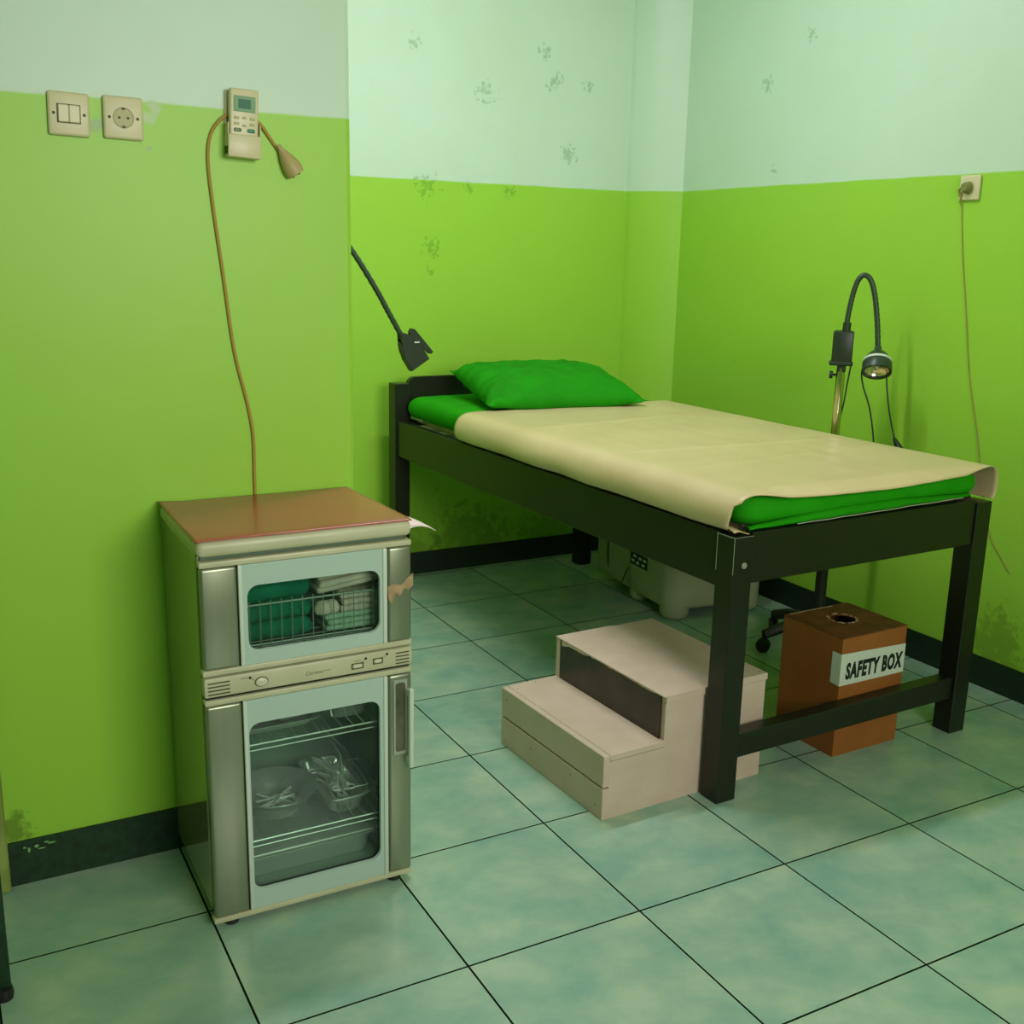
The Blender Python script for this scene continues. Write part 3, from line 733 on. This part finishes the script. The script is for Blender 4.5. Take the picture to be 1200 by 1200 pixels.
for s in (1, -1):
    rows[s] = [[bm.verts.new(pil(i/(NU-1), j/(NU-1), s)) for j in range(NU)] for i in range(NU)]
    for i in range(NU-1):
        for j in range(NU-1): bm.faces.new((rows[s][i][j], rows[s][i+1][j], rows[s][i+1][j+1], rows[s][i][j+1]))
bmesh.ops.remove_doubles(bm, verts=bm.verts, dist=.0004)
COL.objects.link(pw); pw.location = (.845, 1.885, .838); pw.rotation_euler = (math.radians(9), 0, math.radians(-8))
obj('pillow_case', bm, M_PILLOW, pw, True, 80)

# ------------------------------------------------------------------ step stool
ss = thing('step_stool', 'cream painted two-step wooden stool beside the foot of the bed', 'step stool', (.130, .345, 0), math.radians(2.2))
W, D = .515, .485; zl, zh = .170, .288
o = obj('riser_board', nb(0, .018, 0, D, 0, .082, .0015), M_CREAMW, ss); o = obj('riser_board', nb(0, .018, 0, D, .0865, zl-.0015, .0015), M_CREAMW, ss)
obj('tread_board', nb(.0185, .195, 0, D, zl-.018, zl, .002), M_CREAMW, ss)
for y0 in (.002, D-.018):
    bm = bmesh.new()
    prism(bm, [(.018, 0), (W-.004, 0), (W-.004, zh-.02), (.182, zh-.02), (.182, zl-.019), (.018, zl-.019)], 'y', y0, y0+.016)
    obj('side_panel', bm, M_CREAMW, ss)
obj('tread_board', nb(.181, .362, -.002, D, zh-.019, zh-.0016, .001), M_CREAMW, ss)
obj('tread_board', nb(.3635, W, -.002, D, zh-.019, zh-.0005, .002), M_CREAMW, ss)
obj('back_board', nb(W-.018, W, .018, D-.018, .0, zh-.02, .0015), M_CREAMW, ss)
obj('veneer_sheet', nb(.1730, .362, -.002, D, zh-.0015, zh+.0006), M_CREAMW, ss)
o = obj('dark_riser', nb(.1755, .1805, .016, D-.020, zl+.0005, zh-.0035), M_DARKB, ss); o['label'] = 'dark bare board under the upper step'
obj('riser_batten', nb(.1755, .1805, D-.0195, D-.001, zl+.0005, zh-.002), M_CREAMW, ss)
bm = bmesh.new(); pts = [(.018, zh-.001)]; rr = random.Random(5); y = .028
while y < D-.03:
    y += rr.uniform(.008, .03); f = (y/D); pts.append((min(y, D-.03), zh-rr.uniform(.003, .006)-(.014 if f > .9 else .004 if f > .7 else 0)))
pts.append((D-.03, zh-.001)); prism(bm, pts, 'x', .1738, .1752)
o = obj('torn_veneer', bm, M_CREAMW, ss); o['label'] = 'ragged torn edge of cream veneer'
bm = bmesh.new()
for (x, y, z, ax) in ((-.0003, .03, .03, 'x'), (-.0003, .46, .14, 'x'), (-.0003, .46, .02, 'x'), (-.0003, .14, .06, 'x'), (-.0003, .33, .05, 'x'), (.03, .45, zl+.0002, 'z'), (.1, .47, zl+.0002, 'z'), (.20, .465, zh+.0002, 'z'), (.205, .02, zh+.0002, 'z'), (.5, .015, zh+.0001, 'z')):
    R_ = Matrix.Rotation(-PI/2, 4, 'Y') if ax == 'x' else Matrix.Identity(4)
    lathe(bm, [(0, .0004), (.002, .0002), (.0022, -.001), (0, -.001)], 8, Matrix.Translation((x, y, z)) @ R_)
o = obj('nail_heads', bm, M_DARKB, ss); o['kind'] = 'stuff'

# ------------------------------------------------------------------ safety box
sb = thing('safety_box', 'brown paper-wrapped sharps box with a hole on top under the bed', 'box', (.892, .352, 0), math.radians(1.5))
SW, SD, SHH = .250, .222, .346
bm = bmesh.new()
box(bm, 0, SW, 0, .004, 0, SHH-.003); box(bm, 0, SW, SD-.004, SD, 0, SHH-.003); box(bm, 0, .004, .004, SD-.004, 0, SHH-.003); box(bm, SW-.004, SW, .004, SD-.004, 0, SHH-.003); box(bm, .004, SW-.004, .004, SD-.004, 0, .004)
obj('box_body', bm, M_CARD, sb)
bm = bmesh.new(); frame_with_hole(bm, (-.0006, SW+.0006, -.0006, SD+.0006), (SW*.5-.036, SW*.5+.036, SD*.55-.036, SD*.55+.036), .0355, -SHH, -SHH+.003, 8)
T(bm, Matrix.Rotation(-PI/2, 4, 'X') @ Matrix.Identity(4))
for v in bm.verts: v.co = Vector((v.co.x, -v.co.y if v.co.y < -1e-9 else v.co.y, v.co.z))
zs = [v.co.z for v in bm.verts]; ys = [v.co.y for v in bm.verts]
for v in bm.verts:
    pass
# rebuild plainly: x, y from plate plane, z at the top
bm.free(); bm = bmesh.new(); frame_with_hole(bm, (-.0006, SW+.0006, -.0006, SD+.0006), (SW*.5-.036, SW*.5+.036, SD*.55-.036, SD*.55+.036), .0355, 0, 1, 8)
for v in bm.verts: v.co = Vector((v.co.x, v.co.z, SHH-.003*v.co.y))
lidp = obj('box_top', bm, M_CARDT, sb)
bm = bmesh.new(); rr = random.Random(8)
for k in range(46):
    a = rr.uniform(0, 2*PI); r_ = .0365+rr.uniform(0, .007); x, y = SW*.5+r_*math.cos(a), SD*.55+r_*math.sin(a)
    box(bm, -.0035, .0035, -.0012, .0012, 0, .0012, M=Matrix.Translation((x, y, SHH)) @ Matrix.Rotation(a+rr.uniform(.8, 2.2), 4, 'Z') @ Matrix.Rotation(rr.uniform(-.5, .3), 4, 'Y'))
for k in range(36):
    x = .02+k*.0046; box(bm, -.003, .003, -.001, .001, 0, .0009, M=Matrix.Translation((x, SD-.004+rr.uniform(-.002, .002), SHH)) @ Matrix.Rotation(rr.uniform(-.6, .6), 4, 'Z'))
o = obj('torn_paper_edge', bm, mat('torn_paper', (186, 170, 130), .8), sb); o['kind'] = 'stuff'
bm = bmesh.new()
def lq(pts):
    bm.faces.new([bm.verts.new(p) for p in pts])
e = .0012
lq([(-e, -e, .209), (SW+e, -e, .207), (SW+e, -e, .292), (-e, -e, .301)]); lq([(-e, .032, .2115), (-e, -e, .209), (-e, -e, .301), (-e, .032, .3015)])
bmesh.ops.remove_doubles(bm, verts=bm.verts, dist=.0002)
lb = obj('paper_label', bm, M_WPAPER, sb); lb['label'] = 'white paper label reading SAFETY BOX'
text_obj('label_lettering', 'SAFETY BOX', .061, M_INK, lb, (.020, -e-.0004, .2275), (PI/2, math.radians(.6), 0), .575, .0003, .0031, .06)

# ------------------------------------------------------------------ white appliance under the bed
wa = thing('white_appliance', 'white plastic appliance with moulded feet standing under the bed', 'appliance', (1.150, 1.450, 0), math.radians(-5))
AW, AD, AH = .43, .62, .44
bm = bmesh.new(); rg = []
for (ins, zz) in ((.014, .042), (.004, .048), (0, .06), (0, AH-.03), (.008, AH-.008), (.03, AH)):
    rg.append([bm.verts.new((px, py, zz)) for a_ in rrect(ins, AW-ins, ins, .34-ins, .06-ins*.5, 7) for px, py in a_])
for A, B in zip(rg, rg[1:]):
    for k in range(len(A)): bm.faces.new((A[k], A[(k+1) % len(A)], B[(k+1) % len(A)], B[k]))
bm.faces.new(rg[0]); bm.faces.new(rg[-1])
obj('body', bm, M_WPL, wa, True, 50)
obj('rear_body', nb(.022, AW-.02, .335, AD, .034, AH-.02, .012, 3), M_WPL, wa, True)
bm = bmesh.new(); tube(bm, [(.02, .52, .40), (.020, .52, .12), (.03, .50, .05)], .003, 6, 4); tube(bm, [(.021, .35, .12), (.021, .40, .042)], .002, 6); obj('seam', bm, M_GAP, wa, True)
for (x, y) in ((.058, .058), (AW-.058, .058), (.05, .295), (AW-.05, .295)):
    r_ = .057 if y < .1 else .045
    bm = bmesh.new(); lathe(bm, [(0, .07), (r_, .07), (r_-.001, .02), (r_-.012, .004), (r_-.02, 0), (0, 0)], 28, Matrix.Translation((x, y, 0))); obj('foot', bm, M_WPL, wa, True)
o = obj('rating_label', nb(-.0014, -.0006, .17, .30, .155, .205), M_INK, wa); o['label'] = 'small dark printed label'
bm = bmesh.new()
for (y0, z0) in ((.18, .184), (.215, .184), (.255, .186), (.19, .163), (.232, .163), (.268, .166)): box(bm, -.0019, -.0013, y0, y0+.022, z0, z0+.010)
obj('label_marks', bm, M_WPAPER, o)

# ------------------------------------------------------------------ exam lamp (right)
def stand_base(t, a0, R_=.215):
    for k in range(5):
        a = math.radians(a0+72*k); c, s = math.cos(a), math.sin(a)
        bm = bmesh.new(); tube(bm, [(.02*c, .02*s, .100), (.12*c, .12*s, .088), (R_*c, R_*s, .062)], [.024, .017], 8, 4)
        lg = obj('base_leg', bm, M_RUBBER, t, True)
        bm = bmesh.new(); ca = a+.9; Mx = Matrix.Translation((R_*c, R_*s, .0245)) @ Matrix.Rotation(ca, 4, 'Z') @ Matrix.Rotation(PI/2, 4, 'Y')
        for dz in (-.015, .003): lathe(bm, [(0, dz), (.022, dz), (.0245, dz+.003), (.0245, dz+.009), (.022, dz+.012), (0, dz+.012)], 18, Mx)
        tube(bm, [(R_*c, R_*s, .03), (R_*c, R_*s, .066)], .007, 8)
        obj('castor', bm, M_RUBBER, lg, True)
    bm = bmesh.new(); lathe(bm, [(0, .125), (.022, .125), (.026, .11), (.034, .08), (.034, .065), (0, .065)], 20); obj('hub', bm, M_RUBBER, t, True)
lx, ly = 1.471, 1.019
ln = thing('examination_lamp', 'gooseneck examination lamp on a chrome pole between bed and right wall', 'lamp', (lx, ly, 0))
def L_(p): return (p[0]-lx, p[1]-ly, p[2])
stand_base(ln, 166, .205)
bm = bmesh.new(); tube(bm, [(0, 0, .11), (0, 0, .40)], .020, 18); obj('lower_pole', bm, M_RUBBER, ln, True)
bm = bmesh.new(); tube(bm, [(0, 0, .40), (0, 0, .985)], .0145, 18); obj('chrome_pole', bm, M_CHROME, ln, True)
va = math.atan2(-.708, .706)   # direction of the lamp arch, seen side on
bm = bmesh.new(); Mb = Matrix.Rotation(va, 4, 'Z')
box(bm, -.034, .032, -.028, .028, 1.004, 1.108, .007, 2, Mb); box(bm, -.040, .036, -.031, .031, .995, 1.008, .003, 1, Mb); box(bm, -.013, .015, -.014, .014, .972, .998, .003, 1, Mb)
obj('control_box', bm, M_BLKP, ln, True, 35)
bm = bmesh.new(); lathe(bm, [(0, .024), (.012, .024), (.013, .013), (.004, .012), (.004, 0), (0, 0)], 12, Matrix.Rotation(va, 4, 'Z') @ Matrix.Translation((-.012, 0, .962)) @ Matrix.Rotation(-PI/2, 4, 'Y'))
T(bm, Matrix.Identity(4)); obj('clamp_knob', bm, M_BLKP, ln, True)
neck = [(1.473, 1.017, 1.10), (1.475, 1.015, 1.135), (1.477, 1.013, 1.171), (1.483, 1.007, 1.231), (1.491, .998, 1.273), (1.503, .986, 1.288), (1.518, .972, 1.274), (1.530, .960, 1.228), (1.541, .949, 1.146), (1.549, .941, 1.056)]
bm = bmesh.new(); pth = smooth_path([L_(p) for p in neck], 10); tube(bm, pth, [.0088+.0006*math.cos(k*PI) for k in range(len(pth))], 12)
obj('gooseneck', bm, M_DKP, ln, True, 80)
bm = bmesh.new(); tube(bm, [L_((1.475, 1.015, 1.105)), L_((1.476, 1.014, 1.135))], .0135, 12); obj('neck_collar', bm, M_BLKP, ln, True)
# lamp head: opens downwards and towards the room
ht = Vector(L_((1.549, .941, 1.056)))
axis = Vector((-.40, -.42, -.80)).normalized()
q = Vector((0, 0, -1)).rotation_difference(axis).to_matrix().to_4x4()
Mh = Matrix.Translation(ht) @ q
hdp = Mh
bm = bmesh.new(); lathe(bm, [(0, .006), (.011, .004), (.013, -.010), (.030, -.026), (.040, -.040), (.043, -.047)], 32, Mh); obj('lamp_dome', bm, M_DKP, ln, True, 60)
bm = bmesh.new(); lathe(bm, [(.043, -.047), (.0455, -.0475), (.0462, -.055), (.044, -.0555)], 32, Mh); o = obj('white_band', bm, M_WPAPER, ln, True); o['label'] = 'white ring around the lamp head'
bm = bmesh.new(); lathe(bm, [(.044, -.0555), (.0470, -.060), (.0475, -.086), (.0465, -.092), (.041, -.092), (.0395, -.086), (.0395, -.060), (0, -.052)], 32, Mh); obj('lamp_shade', bm, M_DKP, ln, True, 45)
bm = bmesh.new(); lathe(bm, [(.0385, -.084), (.034, -.074), (.022, -.064), (.008, -.058), (0, -.058)], 32, Mh); obj('reflector', bm, mat('reflector', (226, 214, 178), .22, .9), ln, True)
bm = bmesh.new(); lathe(bm, [(0, -.076), (.006, -.076), (.008, -.07), (.008, -.06), (0, -.06)], 14, Mh); obj('bulb', bm, mat('frosted_bulb', (236, 232, 206), .2), ln, True)
def cord(pts, r=.0028, nm='power_cord', m=M_BLKP, par=ln):
    bm = bmesh.new(); tube(bm, [L_(p) for p in pts], r, 6, 5); return obj(nm, bm, m, par, True)
cord([(1.494, .998, 1.0), (1.490, 1.004, .93), (1.486, 1.006, .876), (1.482, 1.014, .82), (1.478, 1.02, .77), (1.482, 1.03, .66)])
BX, BY = .035, .035   # the cord hangs behind the head
cord([(1.55+BX*.6, .94+BY*.6, 1.03), (1.522+BX, .970+BY, .985), (1.524+BX, .966+BY, .93), (1.546+BX, .944+BY, .844), (1.562+BX, .928+BY, .722), (1.56+BX, .95+BY, .66), (1.52, 1.02, .61), (1.488, 1.022, .62)])
cord([(1.575+BX, .915+BY, .985), (1.578+BX, .911+BY, .93), (1.590+BX, .900+BY, .842), (1.608+BX, .882+BY, .752)])
bm = bmesh.new(); tube(bm, [L_((1.606+BX, .884+BY, .758)), L_((1.612+BX, .878+BY, .742)), L_((1.622+BX, .868+BY, .716)), L_((1.628+BX, .862+BY, .700))], [.004, .009, .014, .012], 10); obj('plug', bm, M_BLKP, ln, True)

# ------------------------------------------------------------------ lamp (left, mostly behind the wall corner)
l2x, l2y = -.262, 1.335
l2 = thing('gooseneck_lamp', 'black gooseneck lamp reaching out from behind the left wall corner over the bed head', 'lamp', (l2x, l2y, 0))
for k in range(4):
    a = math.radians(45+90*k); c, s = math.cos(a), math.sin(a); bm = bmesh.new(); tube(bm, [(0, 0, .04), (.085*c, .085*s, .012)], [.014, .010], 8); obj('base_leg', bm, M_RUBBER, l2, True)
bm = bmesh.new(); tube(bm, [(0, 0, .03), (0, 0, 1.09)], .013, 14); obj('pole', bm, M_CHROME, l2, True)
obj('control_box', nb(-.03, .03, -.028, .028, 1.08, 1.19, .005, 2), M_BLKP, l2, True, 35)
def L2(p): return (p[0]-l2x, p[1]-l2y, p[2])
nk = [(-.262, 1.335, 1.18), (-.265, 1.33, 1.28), (-.255, 1.32, 1.36), (-.215, 1.31, 1.395), (-.172, 1.302, 1.37), (-.131, 1.3, 1.325), (-.066, 1.3, 1.228), (-.030, 1.3, 1.166), (.016, 1.3, 1.088)]
bm = bmesh.new(); pth = smooth_path([L2(p) for p in nk], 10); tube(bm, pth, [.0078+.0006*math.cos(k*PI) for k in range(len(pth))], 12); obj('gooseneck', bm, M_DKP, l2, True, 80)
# head traced as a housing: boxy body, flat lever
def P2(px, py):    # local frame of the head: metres in its own plane
    return (px, py)
hb = [(.003, 1.102), (.018, 1.103), (.026, 1.094), (.034, 1.094), (.044, 1.098), (.056, 1.088), (.096, 1.027), (.040, .992), (.020, 1.025), (.009, 1.050), (.005, 1.072), (.011, 1.078)]
bm = bmesh.new(); vs = prism(bm, hb, 'y', 1.284, 1.316); bmesh.ops.bevel(bm, geom=[e_ for e_ in bm.edges if abs(e_.verts[0].co.y-e_.verts[1].co.y) < 1e-6], offset=.004, segments=2, affect='EDGES')
bmesh.ops.translate(bm, vec=(-l2x, -l2y, 0), verts=bm.verts); obj('lamp_head', bm, M_BLKP, l2, True, 35)
lv = [(.036, 1.106), (.041, 1.115), (.050, 1.114), (.060, 1.104), (.110, 1.047), (.104, 1.041), (.097, 1.042), (.070, 1.070), (.050, 1.086), (.038, 1.094)]
bm = bmesh.new(); prism(bm, lv, 'y', 1.292, 1.308); bmesh.ops.translate(bm, vec=(-l2x, -l2y, 0), verts=bm.verts); obj('clip_lever', bm, M_BLKP, l2)
o = obj('white_mark', nb(.046-l2x, .062-l2x, 1.2825-l2y, 1.2838-l2y, 1.0745, 1.0785, M=None), M_WPAPER, l2); o['label'] = 'small white mark on the lamp housing'

# ------------------------------------------------------------------ switches, sockets, remote
def plate(name, label, cat, loc, rz, w, h_):
    t = thing(name, label, cat, loc, rz)
    obj('face_plate', nb(-w/2, w/2, -.011, 0, -h_/2, h_/2, .005, 3), M_SOCK, t, True)
    return t
def screw(t, x, z, y=-.011):
    bm = bmesh.new(); lathe(bm, [(0, .001), (.0026, .0008), (.003, 0), (0, 0)], 12, Matrix.Translation((x, y, z)) @ Matrix.Rotation(PI/2, 4, 'X')); obj('screw', bm, M_LINE, t, True)
sw = plate('light_switch', 'ivory double light switch at the left, on the paint line', 'switch', (-.9275, YL, 1.571), 0, .074, .079)
sw.rotation_euler = (0, math.radians(1.5), 0)
bm = bmesh.new(); box(bm, -.0215, .0205, -.0115, -.0105, -.017, .0175); obj('switch_recess', bm, M_LINE, sw)
for x in (-.0195, -.0002): obj('rocker', nb(x, x+.0190, -.0155, -.010, -.0155, .016, .0015), M_SOCK, sw)
screw(sw, -.027, 0); screw(sw, .027, 0)
def socket(t, dark=False):
    M_ = Matrix.Translation((0, -.0112, 0)) @ Matrix.Rotation(PI/2, 4, 'X')
    bm = bmesh.new(); lathe(bm, [(.0195, .001), (.018, .0012), (.0175, -.0), (.0172, .0003), (0, .0003)], 28, M_); obj('socket_well', bm, M_SOCKD, t, True)
    bm = bmesh.new()
    for x in (-.008, .008): lathe(bm, [(0, .0008), (.0026, .0008), (.0026, 0), (0, 0)], 12, Matrix.Translation((x, -.0112, 0)) @ Matrix.Rotation(PI/2, 4, 'X'))
    for z in (-.0165, .0165): box(bm, -.003, .003, -.0128, -.0112, z-.002, z+.002)
    obj('socket_holes', bm, M_LINE, t)
so = plate('wall_socket', 'ivory round-pin wall socket right of the light switch', 'socket', (-.8295, YL, 1.571), 0, .074, .079)
so.rotation_euler = (0, math.radians(1.0), 0)
socket(so); screw(so, -.026, 0); screw(so, .026, 0)
s3 = plate('wall_socket', 'ivory wall socket high on the right wall with a thin cord hanging from it', 'socket', (XR, .779, 1.561), PI/2*-1, .074, .076)
s3.rotation_euler = (0, 0, PI/2)
s3.rotation_euler = (0, 0, -PI/2)
# remote in its holder
rm_tilt = math.radians(2.6)
hd_ = thing('remote_holder', 'white wall holder behind the air conditioner remote', 'holder', (-.601, YL, 1.575)); hd_.rotation_euler = (0, rm_tilt, 0)
bm = bmesh.new(); box(bm, -.0335, .0335, -.004, 0, -.045, .064, .002); box(bm, -.0335, -.031, -.033, -.004, -.045, .000, .001); box(bm, .031, .0335, -.033, -.004, -.045, .000, .001)
obj('back_plate', bm, M_SOCK, hd_)
obj('cup', nb(-.0335, .0335, -.038, -.0325, -.066, -.022, .003, 2), M_SOCK, hd_, True)
obj('cup_floor', nb(-.032, .032, -.0330, 0, -.066, -.060), M_SOCK, hd_)
rm = thing('remote_control', 'white air conditioner remote with small green screen hung on the left wall', 'remote', (-.601, YL-.0125, 1.575)); rm.rotation_euler = (0, rm_tilt, 0)
obj('remote_body', nb(-.029, .029, -.0185, 0, -.058, .066, .004, 3), M_SOCK, rm, True)
obj('screen_bezel', nb(-.022, .022, -.0195, -.018, .022, .052, .001), mat('bezel_teal', (120, 160, 120), .6), rm)
obj('screen', nb(-.0125, .0125, -.0200, -.019, .028, .046), mat('lcd_green', (58, 112, 84), .6), rm)
for (x, z, w) in ((-.016, .010, .011), (.016, .010, .011), (-.016, -.001, .011), (.016, -.001, .011), (0, .011, .008), (0, -.004, .008)):
    obj('button', nb(x-w/2, x+w/2, -.0200, -.0180, z-.0025, z+.0025, .001), M_SOCKD, rm, True)
for (x, c_) in ((-.0135, (104, 128, 84)), (.0135, (24, 128, 90))):
    obj('button', nb(x-.0075, x+.0075, -.0205, -.0180, -.0165, -.0095, .002, 2), mat('round_button', c_, .4), rm, True)
# tan cable from plug over the holder down behind the cabinet
cbl = thing('power_cable', 'tan power cable looped behind the remote, running down behind the cabinet', 'cable', (-.60, YL, 0))
pts = [(-.519, 1.521), (-.54, 1.551), (-.567, 1.583), (-.605, 1.598), (-.636, 1.587), (-.661, 1.556), (-.67, 1.507), (-.664, 1.417), (-.649, 1.281), (-.632, 1.123), (-.609, 1.014), (-.598, .939), (-.598, .845), (-.598, .788), (-.6, .60)]
bm = bmesh.new(); tube(bm, [(x+.60, -.0080 if abs(x+.60) < .05 and z > 1.5 else -.0040, z) for x, z in pts], .0034, 8, 6); obj('cable', bm, M_CABLE, cbl, True)
bm = bmesh.new(); d = Vector((.013, 0, -.020)).normalized(); p0 = Vector((.073, -.011, 1.540))
tube(bm, [p0+d*t_ for t_ in (0, .010, .016, .028, .044, .056, .066)], [.005, .006, .0085, .014, .019, .0205, .019], 14); obj('plug', bm, M_PLUG, cbl, True, 60)
bm = bmesh.new()
for s in (-1, 1): tube(bm, [p0+d*.065+Vector((s*.007*.85, 0, s*.007*.5)), p0+d*.070+Vector((s*.007*.85, 0, s*.007*.5))], .0024, 8)
obj('plug_pin', bm, M_LINE, cbl, True)
# plug and cord at the right wall socket
M_TH = mat('thin_tan_cord', (150, 140, 60), .5)
c3 = thing('thin_cord', 'thin tan cord plugged into the socket high on the right wall, hanging down it', 'cord', (XR, .8, 0))
pts = [(.800, 1.545), (.806, 1.52), (.804, 1.498), (.78, 1.355), (.743, 1.184), (.702, .987), (.653, .83), (.625, .725), (.59, .593), (.55, .491), (.512, .445), (.468, .396)]
bm = bmesh.new(); tube(bm, [(-.0135 if i < 2 else -.0025, y-.8, z) for i, (y, z) in enumerate(pts)], .0019, 6, 6); obj('cord', bm, M_TH, c3, True)
bm = bmesh.new(); lathe(bm, [(0, .020), (.012, .019), (.016, .012), (.0175, .0), (0, 0)], 20, Matrix.Translation((-.0125, -.018, 1.562)) @ Matrix.Rotation(-PI/2, 4, 'Y')); obj('plug', bm, mat('olive_plug', (120, 124, 62), .5), c3, True, 50)
bm = bmesh.new(); tube(bm, [(-.024, -.012, 1.560), (-.022, .006, 1.555), (-.014, .006, 1.535)], .004, 8, 4); obj('plug_neck', bm, M_TH, c3, True)
screw(s3, -.026, 0, -.011)
socket(s3)

# ------------------------------------------------------------------ dark leg at the left edge of the frame
dl = thing('dark_metal_stand', 'dark green-black metal stand leg just inside the left edge of the picture', 'stand', (-1.190, .30, 0))
bm = bmesh.new(); box(bm, -.013, .013, -.006, .006, .012, .62, .004, 2, Matrix.Rotation(math.radians(-2.0), 4, 'X')); obj('leg', bm, M_BASEL, dl, True)
bm = bmesh.new(); lathe(bm, [(0, .024), (.015, .022), (.017, .008), (.015, 0), (0, 0)], 16); obj('foot', bm, M_RUBBER, dl, True)
bm = bmesh.new(); box(bm, -.013, -.001, .02, .30, .55, .58, .003); box(bm, -.23, -.01, .0-.006, .006, .55, .58, .003); box(bm, -.25, -.23, -.01, .01, .0, .62, .003); obj('crossbar', bm, M_BASEL, dl)
